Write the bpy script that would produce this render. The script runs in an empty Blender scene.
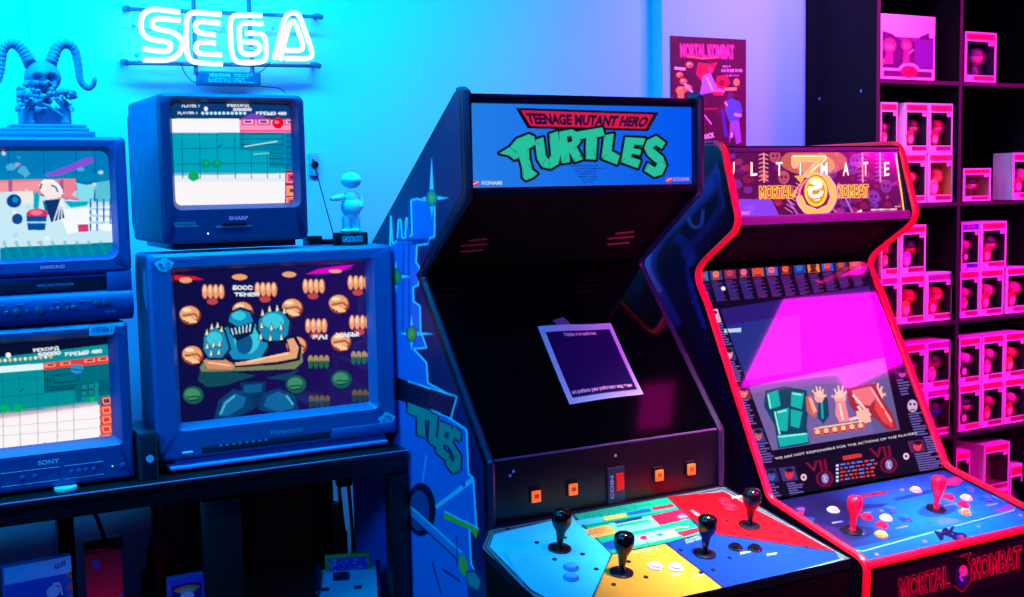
import bpy, bmesh, math, random
import numpy as np
from mathutils import Vector, Matrix
random.seed(7)
scene = bpy.context.scene
COL = scene.collection
PI = math.pi
# ------------------------------------------------------------------ camera model (metres, wall = +Y)
F = 1169.4; PT = math.radians(5.445); RO = math.radians(-1.117); YAW = math.radians(28.3); EZ = 1.65
def ray(px, py):
    X = px-512; Y = py-298.5
    cr, sr = math.cos(-RO), math.sin(-RO)
    x = X*cr-Y*sr; y = X*sr+Y*cr
    u = -y/F; x = x/F
    c, s = math.cos(PT), math.sin(PT)
    yy = c+u*s; zz = -s+u*c
    a, b = math.cos(YAW), math.sin(YAW)
    return Vector((x*a+yy*b, -x*b+yy*a, zz))
def atY(px, py, Y):
    r = ray(px, py); t = Y/r[1]; return Vector((r[0]*t, Y, EZ+r[2]*t))
def atX(px, py, X):
    r = ray(px, py); t = X/r[0]; return Vector((X, r[1]*t, EZ+r[2]*t))
def atZ(px, py, Z):
    r = ray(px, py); t = (Z-EZ)/r[2]; return Vector((r[0]*t, r[1]*t, Z))
def onplane(px, py, p0, n):
    r = ray(px, py); o = Vector((0, 0, EZ)); t = (Vector(p0)-o).dot(n)/r.dot(n); return o+r*t
def pix(p):
    x, y, z = p[0], p[1], p[2]-EZ
    a, b = math.cos(YAW), math.sin(YAW)
    xx = x*a-y*b; yy = x*b+y*a
    c, s = math.cos(PT), math.sin(PT)
    d = yy*c-z*s; u = z*c+yy*s
    X = F*xx/d; Y = -F*u/d
    cr, sr = math.cos(RO), math.sin(RO)
    return (512+X*cr-Y*sr, 298.5+X*sr+Y*cr)
def fr(x0, y0, s):
    """reads a point given in an enlarged view of the photograph"""
    return lambda cx, cy: (x0+cx/s, y0+cy/s)
# ------------------------------------------------------------------ materials
def lin(c):
    return tuple(((v/255)/12.92 if v/255 <= .04045 else ((v/255+.055)/1.055)**2.4) for v in c[:3])
MATS = {}
def mat(name, col=(128, 128, 128), rough=.5, metal=0, spec=.5, emit=None, es=0, noise=0, nscale=30, bump=0, coat=0, trans=0, alpha=1):
    if name in MATS: return MATS[name]
    m = bpy.data.materials.new(name); m.use_nodes = True
    nt = m.node_tree; b = nt.nodes['Principled BSDF']
    c = lin(col)+(1,)
    b.inputs['Base Color'].default_value = c
    b.inputs['Roughness'].default_value = rough
    b.inputs['Metallic'].default_value = metal
    b.inputs['Specular IOR Level'].default_value = spec
    b.inputs['Coat Weight'].default_value = coat
    b.inputs['Coat Roughness'].default_value = .06
    b.inputs['Transmission Weight'].default_value = trans
    b.inputs['Alpha'].default_value = alpha
    if emit:
        b.inputs['Emission Color'].default_value = lin(emit)+(1,)
        b.inputs['Emission Strength'].default_value = es
    if noise or bump:
        tc = nt.nodes.new('ShaderNodeTexCoord'); n = nt.nodes.new('ShaderNodeTexNoise')
        n.inputs['Scale'].default_value = nscale; n.inputs['Detail'].default_value = 5
        nt.links.new(tc.outputs['Object'], n.inputs['Vector'])
        if noise:
            r = nt.nodes.new('ShaderNodeValToRGB')
            r.color_ramp.elements[0].position = .3; r.color_ramp.elements[1].position = .7
            r.color_ramp.elements[0].color = tuple(v*(1-noise) for v in c[:3])+(1,)
            r.color_ramp.elements[1].color = tuple(min(1, v*(1+noise)) for v in c[:3])+(1,)
            nt.links.new(n.outputs['Fac'], r.inputs['Fac']); nt.links.new(r.outputs['Color'], b.inputs['Base Color'])
        if bump:
            bp = nt.nodes.new('ShaderNodeBump'); bp.inputs['Strength'].default_value = bump; bp.inputs['Distance'].default_value = .002
            nt.links.new(n.outputs['Fac'], bp.inputs['Height']); nt.links.new(bp.outputs['Normal'], b.inputs['Normal'])
    MATS[name] = m; return m
def artmat(name, es=0, rough=.5, spec=.5, basek=1.0, ior=1.45):
    """material whose colour is the printed / displayed picture stored on the surface"""
    if name in MATS: return MATS[name]
    m = bpy.data.materials.new(name); m.use_nodes = True
    nt = m.node_tree; b = nt.nodes['Principled BSDF']
    a = nt.nodes.new('ShaderNodeAttribute'); a.attribute_name = 'Art'
    if es:
        b.inputs['Base Color'].default_value = (.0015, .0015, .002, 1)
        nt.links.new(a.outputs['Color'], b.inputs['Emission Color']); b.inputs['Emission Strength'].default_value = es
    else:
        nt.links.new(a.outputs['Color'], b.inputs['Base Color'])
    b.inputs['Roughness'].default_value = rough; b.inputs['Specular IOR Level'].default_value = spec
    b.inputs['IOR'].default_value = ior
    MATS[name] = m; return m
# ------------------------------------------------------------------ objects
WL = {}
def tag(o, label=None, cat=None, group=None, kind=None):
    if label: o['label'] = label
    if cat: o['category'] = cat
    if group: o['group'] = group
    if kind: o['kind'] = kind
    return o
def thing(name, label, cat, loc, group=None):
    o = bpy.data.objects.new(name, None); COL.objects.link(o)
    o.empty_display_size = .05
    o.location = loc; WL[o] = Vector(loc)
    return tag(o, label, cat, group)
def link(name, me, m, parent=None, origin=None):
    o = bpy.data.objects.new(name, me); COL.objects.link(o)
    if m: me.materials.append(m)
    if parent:
        o.parent = parent; off = WL[parent]; WL[o] = off
    else:
        off = Vector(origin) if origin is not None else Vector((0, 0, 0))
        o.location = off; WL[o] = off
    me.transform(Matrix.Translation(-off))
    return o
class MB:
    def __init__(s): s.bm = bmesh.new()
    def box(s, x0, x1, y0, y1, z0, z1, bev=0, seg=2, rot=None):
        r = bmesh.ops.create_cube(s.bm, size=1)
        vs = r['verts']
        c = Vector(((x0+x1)/2, (y0+y1)/2, (z0+z1)/2)); d = Vector((abs(x1-x0), abs(y1-y0), abs(z1-z0)))
        for v in vs: v.co = Vector((v.co.x*d.x, v.co.y*d.y, v.co.z*d.z))
        if bev:
            es = list({e for v in vs for e in v.link_edges})
            rr = bmesh.ops.bevel(s.bm, geom=es, offset=min(bev, min(d)*.45), segments=seg, profile=.5, affect='EDGES')
            vs = list({v for f in rr['faces'] for v in f.verts} | {v for v in vs if v.is_valid})
        for v in vs:
            if rot is not None: v.co = rot @ v.co
            v.co += c
        return s
    def loft(s, loops, cap0=True, cap1=True, closed=True):
        rows = [[s.bm.verts.new(p) for p in L] for L in loops]
        n = len(rows[0])
        for a, b in zip(rows, rows[1:]):
            for i in range(n if closed else n-1):
                j = (i+1) % n
                try: s.bm.faces.new((a[i], a[j], b[j], b[i]))
                except ValueError: pass
        if cap0: s.bm.faces.new(rows[0][::-1])
        if cap1: s.bm.faces.new(rows[-1])
        return s
    def prism(s, pts, axis, a0, a1, bev=0):
        """outline (two coordinates) extruded along axis"""
        def P(p, a):
            return {'x': (a, p[0], p[1]), 'y': (p[0], a, p[1]), 'z': (p[0], p[1], a)}[axis]
        n0 = set(s.bm.verts)
        s.loft([[P(p, a0) for p in pts], [P(p, a1) for p in pts]])
        if bev:
            vs = [v for v in s.bm.verts if v not in n0]
            es = list({e for v in vs for e in v.link_edges})
            bmesh.ops.bevel(s.bm, geom=es, offset=bev, segments=1, affect='EDGES')
        return s
    def tube(s, pts, r, n=8, closed=False, cap=True):
        P = [Vector(p) for p in pts]; N = len(P)
        R = r if isinstance(r, (list, tuple)) else [r]*N
        loops = []; up = None
        for i in range(N):
            a = P[i-1] if (i > 0 or closed) else P[i]; b = P[(i+1) % N] if (i < N-1 or closed) else P[i]
            t = (b-a); t = t.normalized() if t.length > 1e-9 else Vector((0, 0, 1))
            if up is None: up = Vector((0, 0, 1)) if abs(t.z) < .9 else Vector((0, 1, 0))
            u = (up-t*up.dot(t)); u = u.normalized() if u.length > 1e-6 else t.orthogonal().normalized()
            up = u; w = t.cross(u)
            loops.append([P[i]+(u*math.cos(2*PI*k/n)+w*math.sin(2*PI*k/n))*R[i] for k in range(n)])
        if closed: loops.append(loops[0]); cap = False
        return s.loft(loops, cap, cap)
    def lathe(s, prof, c, axis=(0, 0, 1), n=20):
        ax = Vector(axis).normalized(); u = ax.orthogonal().normalized(); w = ax.cross(u); c = Vector(c)
        return s.loft([[c+ax*h+(u*math.cos(2*PI*k/n)+w*math.sin(2*PI*k/n))*max(r, 1e-5) for k in range(n)] for r, h in prof])
    def ball(s, c, r, n=12, fn=None):
        rx, ry, rz = (r, r, r) if not isinstance(r, (tuple, list)) else r
        q = bmesh.ops.create_uvsphere(s.bm, u_segments=n*2, v_segments=n, radius=1)
        for v in q['verts']:
            k = fn(v.co) if fn else 1
            v.co = Vector((c[0]+v.co.x*rx*k, c[1]+v.co.y*ry*k, c[2]+v.co.z*rz*k))
        return s
    def build(s, name, m, parent=None, origin=None, angle=38, mats=None):
        bmesh.ops.recalc_face_normals(s.bm, faces=s.bm.faces)
        me = bpy.data.meshes.new(name); s.bm.to_mesh(me); s.bm.free()
        me.polygons.foreach_set('use_smooth', [True]*len(me.polygons))
        me.set_sharp_from_angle(angle=math.radians(angle))
        return link(name, me, m, parent, origin)
def rrect(x0, x1, z0, z1, y, r, n=4, bulge=0):
    pts = []
    for cx, cz, a0 in ((x1-r, z1-r, 0), (x0+r, z1-r, 90), (x0+r, z0+r, 180), (x1-r, z0+r, 270)):
        for k in range(n+1):
            a = math.radians(a0+90*k/n)
            pts.append(Vector((cx+r*math.cos(a), y, cz+r*math.sin(a))))
    return pts
def rpoly(pts, rad, n=5):
    """rounds chosen corners of an outline; rad per point"""
    out = []; N = len(pts)
    for i, p in enumerate(pts):
        r = rad[i] if isinstance(rad, (list, tuple)) else rad
        p = Vector(p)
        if r <= 0: out.append(tuple(p)); continue
        a = (Vector(pts[i-1])-p); b = (Vector(pts[(i+1) % N])-p)
        ra = min(r, a.length*.45); rb = min(r, b.length*.45)
        A = p+a.normalized()*ra; B = p+b.normalized()*rb
        for k in range(n+1):
            t = k/n; out.append(tuple(A*(1-t)**2+p*2*t*(1-t)+B*t*t))
    return out
# ------------------------------------------------------------------ flat artwork (prints, labels, screens) as dense coloured grids
def homog(src, dst):
    A = []; B = []
    for (x, y), (u, v) in zip(src, dst):
        A.append([x, y, 1, 0, 0, 0, -u*x, -u*y]); B.append(u)
        A.append([0, 0, 0, x, y, 1, -v*x, -v*y]); B.append(v)
    h = np.linalg.solve(np.array(A, float), np.array(B, float))
    return np.append(h, 1).reshape(3, 3)
TXT = {}
def text_tris(s, off=0, font=None):
    k = (s, off)
    if k in TXT: return TXT[k]
    cu = bpy.data.curves.new('t', 'FONT'); cu.body = s; cu.offset = off; cu.resolution_u = 3; cu.size = 1
    ob = bpy.data.objects.new('t', cu); COL.objects.link(ob)
    dg = bpy.context.evaluated_depsgraph_get(); me = ob.evaluated_get(dg).to_mesh()
    me.calc_loop_triangles()
    vs = np.array([v.co[:2] for v in me.vertices]); tr = np.array([t.vertices[:] for t in me.loop_triangles])
    ob.evaluated_get(dg).to_mesh_clear(); bpy.data.objects.remove(ob); bpy.data.curves.remove(cu)
    if len(vs) == 0: TXT[k] = np.zeros((0, 3, 2)); return TXT[k]
    mn = vs.min(0); mx = vs.max(0); vs = (vs-mn)/np.maximum(mx-mn, 1e-6)
    TXT[k] = vs[tr]; return TXT[k]
class Cv:
    """a rectangle in space (corner p0 = top left, U along the top, V down) carrying a picture; positions are given as photograph pixels"""
    def __init__(s, p0, U, V, W, H, bg=(0, 0, 0), frame=None, quad=None, ss=2):
        s.p0, s.U, s.V = Vector(p0), Vector(U), Vector(V)
        s.W, s.H, s.ss = W, H, ss
        s.img = np.zeros((H*ss, W*ss, 3)); s.img[:] = lin(bg)
        c = [s.p0, s.p0+s.U, s.p0+s.U+s.V, s.p0+s.V]
        src = quad or [pix(p) for p in c]
        s.h = homog(src, [(0, 0), (W*ss, 0), (W*ss, H*ss), (0, H*ss)])
        s.f = frame or (lambda x, y: (x, y))
        s.uv = False
    def T(s, p):
        if s.uv: return (p[0]*s.W*s.ss, p[1]*s.H*s.ss)
        x, y = s.f(*p); v = s.h @ np.array([x, y, 1.]); return (v[0]/v[2], v[1]/v[2])
    def _mix(s, sl, m, col, a):
        c = np.array(lin(col)); r = s.img[sl]; k = (m*a)[..., None]
        s.img[sl] = r*(1-k)+c*k
    def poly(s, pts, col, a=1.0):
        P = np.array([s.T(p) for p in pts]); return s._poly(P, col, a)
    def _poly(s, P, col, a=1.0):
        hh, ww = s.img.shape[:2]
        x0 = int(max(0, math.floor(P[:, 0].min()))); x1 = int(min(ww, math.ceil(P[:, 0].max())+1))
        y0 = int(max(0, math.floor(P[:, 1].min()))); y1 = int(min(hh, math.ceil(P[:, 1].max())+1))
        if x1 <= x0 or y1 <= y0: return s
        X, Y = np.meshgrid(np.arange(x0, x1)+.5, np.arange(y0, y1)+.5)
        m = np.zeros(X.shape, bool); n = len(P)
        for i in range(n):
            ax, ay = P[i-1]; bx, by = P[i]
            if ay == by: continue
            m ^= ((ay > Y) != (by > Y)) & (X < (bx-ax)*(Y-ay)/(by-ay)+ax)
        s._mix((slice(y0, y1), slice(x0, x1)), m.astype(float), col, a); return s
    def ell(s, cx, cy, rx, ry, col, a=1.0, rot=0, n=22, a0=0, a1=360):
        c, q = math.cos(math.radians(rot)), math.sin(math.radians(rot)); pts = []
        for k in range(n):
            t = math.radians(a0+(a1-a0)*k/(n if a1-a0 == 360 else n-1)); x = rx*math.cos(t); y = ry*math.sin(t)
            pts.append((cx+x*c-y*q, cy+x*q+y*c))
        return s.poly(pts, col, a)
    def line(s, pts, w, col, a=1.0):
        for p, q in zip(pts, pts[1:]):
            dx, dy = q[0]-p[0], q[1]-p[1]; L = math.hypot(dx, dy) or 1; nx, ny = -dy/L*w/2, dx/L*w/2
            s.poly([(p[0]+nx, p[1]+ny), (q[0]+nx, q[1]+ny), (q[0]-nx, q[1]-ny), (p[0]-nx, p[1]-ny)], col, a)
        return s
    def rect(s, x0, y0, x1, y1, col, a=1.0, sl=0):
        d = (x1-x0)*sl
        return s.poly([(x0, y0), (x1, y0+d), (x1, y1+d), (x0, y1)], col, a)
    def text(s, t, quad, col, off=0, a=1.0, grow=0):
        """text stretched into the quad TL, TR, BR, BL"""
        tr = text_tris(t, off)
        (ax, ay), (bx, by), (cx, cy), (dx, dy) = quad
        hh, ww = s.img.shape[:2]
        mask = np.zeros((hh, ww), bool)
        for tri in tr:
            P = []
            for u, v in tri:
                v = 1-v; u2 = -grow+u*(1+2*grow); v2 = -grow+v*(1+2*grow)
                x = ax*(1-u2)*(1-v2)+bx*u2*(1-v2)+cx*u2*v2+dx*(1-u2)*v2
                y = ay*(1-u2)*(1-v2)+by*u2*(1-v2)+cy*u2*v2+dy*(1-u2)*v2
                P.append(s.T((x, y)))
            P = np.array(P)
            x0 = int(max(0, P[:, 0].min()-.5)); x1 = int(min(ww, P[:, 0].max()+2)); y0 = int(max(0, P[:, 1].min()-.5)); y1 = int(min(hh, P[:, 1].max()+2))
            if x1 <= x0 or y1 <= y0: continue
            X, Y = np.meshgrid(np.arange(x0, x1)+.5, np.arange(y0, y1)+.5)
            e = [(P[(i+1) % 3, 0]-P[i, 0])*(Y-P[i, 1])-(P[(i+1) % 3, 1]-P[i, 1])*(X-P[i, 0]) for i in range(3)]
            mask[y0:y1, x0:x1] |= ((e[0] >= 0) & (e[1] >= 0) & (e[2] >= 0)) | ((e[0] <= 0) & (e[1] <= 0) & (e[2] <= 0))
        s._mix((slice(0, hh), slice(0, ww)), mask.astype(float), col, a); return s
    def dilate_text(s, t, quad, col, w, off=0):
        """outline: the same lettering printed shifted around"""
        for k in range(10):
            dx, dy = w*math.cos(k*PI/5), w*math.sin(k*PI/5)
            s.text(t, [(p[0]+dx, p[1]+dy) for p in quad], col, off)
        return s
    def scrib(s, x0, y0, x1, y1, rows, col, sl=0, a=1.0, fill=.7, seed=1, ch=4):
        """rows of small unreadable print"""
        rr = random.Random(seed); dh = (y1-y0)/rows
        for r in range(rows):
            y = y0+r*dh; x = x0; xe = x0+(x1-x0)*rr.uniform(.7, 1)
            while x < xe:
                w = rr.uniform(.8, 2.4)*ch; w = min(w, xe-x)
                s.poly([(x, y+(x-x0)*sl), (x+w, y+(x+w-x0)*sl), (x+w, y+dh*fill+(x+w-x0)*sl), (x, y+dh*fill+(x-x0)*sl)], col, a*rr.uniform(.5, 1))
                x += w+ch*.45
        return s
    def shade(s, fn):
        """fn(u, v) -> array of multiplicative colours, for printed gradients"""
        hh, ww = s.img.shape[:2]
        U, V = np.meshgrid((np.arange(ww)+.5)/ww, (np.arange(hh)+.5)/hh)
        s.img = fn(s.img, U, V); return s
    def blotch(s, n, cols, size, seed=1, a=.5):
        rr = random.Random(seed); hh, ww = s.img.shape[:2]
        for i in range(n):
            cx, cy = rr.random()*ww, rr.random()*hh; r = size*s.ss*rr.uniform(.4, 1)
            k = rr.randint(5, 8); ph = rr.random()*6
            P = np.array([(cx+r*rr.uniform(.5, 1.2)*math.cos(ph+2*PI*j/k), cy+r*rr.uniform(.4, 1.)*math.sin(ph+2*PI*j/k)) for j in range(k)])
            s._poly(P, rr.choice(cols), a)
        return s
    def build(s, name, m, parent=None, bulge=0, bdir=(0, -1, 0), origin=None, clip=None):
        W, H, q = s.W, s.H, s.ss
        im = s.img.reshape(H, q, W, q, 3).mean((1, 3))
        gu = np.linspace(0, 1, W); gv = np.linspace(0, 1, H); U, V = np.meshgrid(gu, gv)
        p0, du, dv, bd = (np.array(v) for v in (s.p0, s.U, s.V, bdir))
        B = bulge*(1-(2*U-1)**2)*(1-(2*V-1)**2)**1 if bulge else U*0
        co = p0+U[..., None]*du+V[..., None]*dv+B[..., None]*bd
        idx = np.arange(W*H).reshape(H, W)
        f = np.stack([idx[:-1, :-1], idx[1:, :-1], idx[1:, 1:], idx[:-1, 1:]], -1)
        if clip is not None:
            keep = clip((U[:-1, :-1]+U[1:, 1:])/2, (V[:-1, :-1]+V[1:, 1:])/2); f = f[keep]
        f = f.reshape(-1, 4)
        used, inv = np.unique(f, return_inverse=True); f = inv.reshape(-1, 4)
        co = co.reshape(-1, 3)[used]; colr = im.reshape(-1, 3)[used]
        me = bpy.data.meshes.new(name)
        me.vertices.add(len(co)); me.vertices.foreach_set('co', co.astype(np.float32).ravel())
        me.loops.add(f.size); me.loops.foreach_set('vertex_index', f.astype(np.int32).ravel())
        me.polygons.add(len(f)); me.polygons.foreach_set('loop_start', np.arange(0, f.size, 4, dtype=np.int32))
        me.polygons.foreach_set('loop_total', np.full(len(f), 4, np.int32)) if False else None
        me.update(calc_edges=True)
        at = me.color_attributes.new('Art', 'FLOAT_COLOR', 'POINT')
        at.data.foreach_set('color', np.concatenate([colr, np.ones((len(colr), 1))], 1).astype(np.float32).ravel())
        me.polygons.foreach_set('use_smooth', [True]*len(me.polygons))
        return link(name, me, m, parent, origin)
# ================================================================== ROOM
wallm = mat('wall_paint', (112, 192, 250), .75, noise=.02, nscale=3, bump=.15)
def struct(name, mb, m): return tag(mb.build(name, m), kind='structure')
struct('floor', MB().box(-2.2, 6.2, -3.0, 3.9, -.1, 0), mat('floor_lino', (40, 42, 50), .35, noise=.15, nscale=6))
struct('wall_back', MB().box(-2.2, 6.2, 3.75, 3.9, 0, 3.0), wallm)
struct('wall_right', MB().box(6.05, 6.2, -3.0, 3.75, 0, 3.0), mat('dark_wall_paint', (16, 16, 26), .8))
cm = MB()
PX0, PX1, PY0, PY1 = 4.35, 5.45, .48, 1.22      # opening of the recessed light panel
for a in ((-2.2, PX0, -3, 3.75), (PX1, 6.05, -3, 3.75), (PX0, PX1, -3, PY0), (PX0, PX1, PY1, 3.75)):
    cm.box(a[0], a[1], a[2], a[3], 3.0, 3.15)
struct('ceiling', cm, mat('ceiling_paint', (16, 16, 20), .9))
# pilaster behind the cabinets, its poster side faces the room
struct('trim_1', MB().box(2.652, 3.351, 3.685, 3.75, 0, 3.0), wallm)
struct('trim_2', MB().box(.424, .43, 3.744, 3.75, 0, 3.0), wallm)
# ================================================================== TABLE
TZ = .943; TY = 2.90
black_wood = mat('black_wood', (11, 12, 18), .38, noise=.2, nscale=12)
t = thing('display_table', 'long black wooden table carrying the four old televisions', 'table', (.45, 3.2, 0))
MB().box(-.35, 1.232, TY, 3.62, TZ-.022, TZ, .003).build('tabletop', black_wood, t)
MB().tube([(-.35, TY+.001, TZ-.0022), (1.232, TY+.001, TZ-.0022)], .0022, 6).build('edge_highlight', mat('edge_highlight', (90, 130, 180), .35), t)  # light catching the front edge, painted as a paler strip
MB().box(-.34, 1.225, TY+.008, TY+.03, TZ-.058, TZ-.022).build('apron', black_wood, t)
MB().box(-.34, 1.225, 3.58, 3.6, TZ-.078, TZ-.022).build('apron', black_wood, t)
MB().box(.371, .414, 3.3, 3.345, 0, TZ-.07, .002).build('leg', black_wood, t)
for x0, x1 in ((-.34, -.29), (.675, .768), (1.180, 1.230)):
    MB().box(x0, x1, TY+.01, TY+.055, 0, TZ-.07, .002).build('leg', black_wood, t)
    MB().box(x0, x1, 3.55, 3.6, 0, TZ-.07, .002).build('leg', black_wood, t)
LS = .47
MB().box(-.34, 1.228, TY+.06, 3.5, LS-.02, LS, .002).build('lower_shelf', black_wood, t)
# ================================================================== TELEVISIONS
def rear_loops(X0, X1, Z0, Z1, Y, fd, D, rx, rz, rdown=0):
    cx, cz = (X0+X1)/2, (Z0+Z1)/2
    L = [rrect(X0, X1, Z0, Z1, Y+fd, .012), rrect(X0+.012, X1-.012, Z0+.006, Z1-.01, Y+fd+.006, .012)]
    w, h = (X1-X0)/2*rx, (Z1-Z0)/2*rz
    L.append(rrect(X0+.016, X1-.016, Z0+.008, Z1-.016, Y+fd+(D-fd)*.3, .02))
    L.append(rrect(cx-w, cx+w, Z0+.01, cz+h, Y+D*.92, .03))
    L.append(rrect(cx-w*.9, cx+w*.9, Z0+.015, cz+h*.9, Y+D, .03))
    return L
def tv_shell(root, X0, X1, Z0, Z1, Y, scr, D, fd, m, r=.014, rx=.7, rz=.75, lip=.012, sr=.014):
    a, b, c, d = scr
    L = [rrect(a, b, c, d, Y+.03, sr), rrect(a-lip*.5, b+lip*.5, c-lip*.5, d+lip*.5, Y+.012, sr+.003),
         rrect(a-lip, b+lip, c-lip, d+lip, Y+.0, sr+.006), rrect(X0+.008, X1-.008, Z0+.008, Z1-.008, Y, r), rrect(X0, X1, Z0, Z1, Y+.008, r)]
    L += rear_loops(X0, X1, Z0, Z1, Y, fd, D, rx, rz)
    return MB().loft(L, cap0=False).build('housing', m, root)
def screen(scr, Y, W, H, bg, **k):
    a, b, c, d = scr; e = .006
    return Cv((a-e, Y+.03, d+e), (b-a+2*e, 0, 0), (0, 0, -(d-c+2*e)), W, H, bg, **k)
SCR = artmat('screen_glow', es=1.0, rough=.08, spec=.6)
dark = mat('black_plastic', (14, 15, 20), .35)
# ---- Sharp
g_sharp = mat('charcoal_plastic', (40, 54, 104), .42, bump=.1, nscale=300)
sx0, sx1, sz0, sz1, sy = .622, 1.002, 1.523, 1.90, 2.99
sharp = thing('television', 'small charcoal television below the neon sign, standing on the largest television', 'television', (.81, 3.2, 1.507), 'old tube televisions')
ss_ = (.664, .972, 1.620, 1.876)
tv_shell(sharp, sx0, sx1, sz0, sz1, sy, ss_, .46, .37, g_sharp, r=.02, rx=.97, rz=.93)
MB().box(sx0+.03, sx1-.03, sy+.02, sy+.36, 1.507, sz0+.004, .004).build('base', dark, sharp)
def pixel_game(c, f, x0, x1, yt, yb, sl, seed, left_bar=True, dark_top=False):
    """the level of a side-view game: white floor, teal backdrop, pipes; f in photograph pixels"""
    pass
f = fr(150, 90, 597/160)
c = screen(ss_, sy, 190, 160, (0, 165, 190), frame=f)
c.rect(60, 40, 580, 112, (8, 60, 120))
c.rect(60, 108, 330, 160, (250, 248, 255), sl=0)
c.rect(60, 320, 510, 460, (250, 246, 250), sl=-.02)
for i in range(8): c.rect(60, 308+i*4, 510, 313+i*4, (220, 235, 245), .12+.1*i)
for x in (118, 182, 245, 310, 370, 430, 478): c.line([(x, 160), (x+4, 330)], 3, (0, 110, 150))
for y in (218, 275): c.line([(95, y+2), (440, y-2)], 3, (0, 110, 150))
c.rect(330, 112, 560, 160, (255, 150, 200)); 
for x in (338, 396, 500):
    c.rect(x, 108, x+50, 132, (240, 40, 110)); c.rect(x+5, 112, x+44, 128, (255, 175, 210)); c.rect(x+12, 116, x+36, 124, (90, 60, 140))
c.rect(330, 150, 560, 158, (230, 50, 120), .7)
c.poly([(345, 104), (378, 88), (425, 100), (420, 112), (350, 112)], (130, 60, 190))
c.rect(330, 160, 500, 226, (0, 130, 165)); c.rect(345, 168, 486, 205, (0, 150, 180))
for i in range(3): c.line([(330, 165+i*20), (500, 163+i*20)], 2.5, (0, 70, 110))
c.line([(347, 212), (472, 192)], 4, (190, 240, 235)); c.line([(380, 240), (440, 236)], 3, (150, 220, 225))
c.rect(440, 226, 500, 290, (0, 135, 170)); 
for y in (236, 256, 276): c.line([(440, y), (500, y)], 3, (0, 70, 110))
c.rect(502, 160, 560, 300, (0, 120, 175)); 
for y in range(170, 300, 22): c.line([(504, y), (556, y)], 3, (0, 60, 120))
c.rect(502, 300, 560, 425, (150, 30, 60))
for y, cc in ((308, (230, 60, 110)), (356, (255, 165, 60)), (398, (240, 110, 60))):
    c.rect(506, y, 546, y+38, (255, 150, 170)); c.rect(512, y+5, 542, y+32, cc); c.rect(520, y+12, 535, y+24, (120, 30, 70))
c.ell(475, 124, 22, 21, (225, 10, 50)); c.ell(470, 121, 9, 6, (255, 120, 130))
for x, y in ((205, 275), (245, 275)): c.ell(x, y, 17, 17, (0, 150, 120)); c.ell(x+2, y-3, 7, 7, (0, 175, 130))
c.poly([(140, 328), (145, 310), (160, 295), (178, 312), (183, 330), (160, 341)], (10, 170, 100))
c.line([(250, 215), (264, 205)], 5, (0, 80, 130)); c.line([(318, 437), (328, 427)], 5, (40, 60, 90))
W_ = (235, 245, 255)
c.text('PLAYER 1', [(120, 56), (184, 56), (184, 66), (120, 66)], W_, .02)
c.text('PLAYER-1', [(104, 82), (176, 82), (176, 92), (104, 92)], W_, .02)
c.text('РЕКОРД', [(288, 53), (368, 53), (368, 66), (288, 66)], W_, .04)
c.text('50000', [(308, 68), (378, 68), (378, 80), (308, 80)], W_, .04)
c.text('ВРЕМЯ 480', [(393, 82), (508, 82), (508, 95), (393, 95)], W_, .04)
for i in range(11): c.ell(196+i*15.5, 88, 6, 6, (190, 240, 255))
c.ell(208, 72, 7, 9, W_)
c.build('screen', SCR, sharp, bulge=.014)
lab = artmat('printed_label', rough=.45)
def word(name, s, p0, U, V, col, bg, parent, W=60, H=16, off=.02, m=None, pad=.08):
    c = Cv(p0, U, V, W, H, bg); c.uv = True
    if bg is None: pass
    c.text(s, [(pad*.3, pad), (1-pad*.3, pad), (1-pad*.3, 1-pad), (pad*.3, 1-pad)], col, off)
    return c.build(name, m or lab, parent)
def word3(name, s, p0, U, V, col, parent, off=.02, thick=.0008, n=(0, -1, 0)):
    """raised lettering on a surface"""
    tr = text_tris(s, off); bm = bmesh.new(); p0, U, V, n = Vector(p0), Vector(U), Vector(V), Vector(n)
    for t3 in tr:
        vs = [bm.verts.new(p0+U*q[0]+V*(1-q[1])+n*thick) for q in t3]
        try: bm.faces.new(vs)
        except ValueError: pass
    bmesh.ops.remove_doubles(bm, verts=bm.verts, dist=1e-5)
    r = bmesh.ops.extrude_face_region(bm, geom=list(bm.faces))
    for v in [e for e in r['geom'] if isinstance(e, bmesh.types.BMVert)]: v.co -= n*thick*1.2
    mb = MB(); mb.bm.free(); mb.bm = bm
    return mb.build(name, col, parent)
pl = mat('pale_print', (150, 160, 190), .5); wh = mat('white_print', (225, 228, 235), .5)
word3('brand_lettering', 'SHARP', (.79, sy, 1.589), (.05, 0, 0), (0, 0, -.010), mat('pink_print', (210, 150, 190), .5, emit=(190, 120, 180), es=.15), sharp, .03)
word3('maker_note', 'LINYTRON PLUS', (.652, sy, 1.578), (.052, 0, 0), (0, 0, -.006), pl, sharp)
word3('maker_note', 'VIDEO SYSTEM', (.652, sy, 1.570), (.058, 0, 0), (0, 0, -.005), pl, sharp)
MB().box(.77, .835, sy-.004, sy+.004, 1.566, 1.573, .002).build('cover_handle', dark, sharp)
MB().box(.755, .85, sy-.0015, sy+.004, 1.559, 1.5655, .001).build('door_line', mat('steel_blue_plastic', (90, 110, 140), .4), sharp)
MB().ball((.735, sy, 1.547), .0022, 6).build('power_light', mat('power_glow', (255, 255, 200), emit=(200, 240, 255), es=2), sharp)
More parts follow.
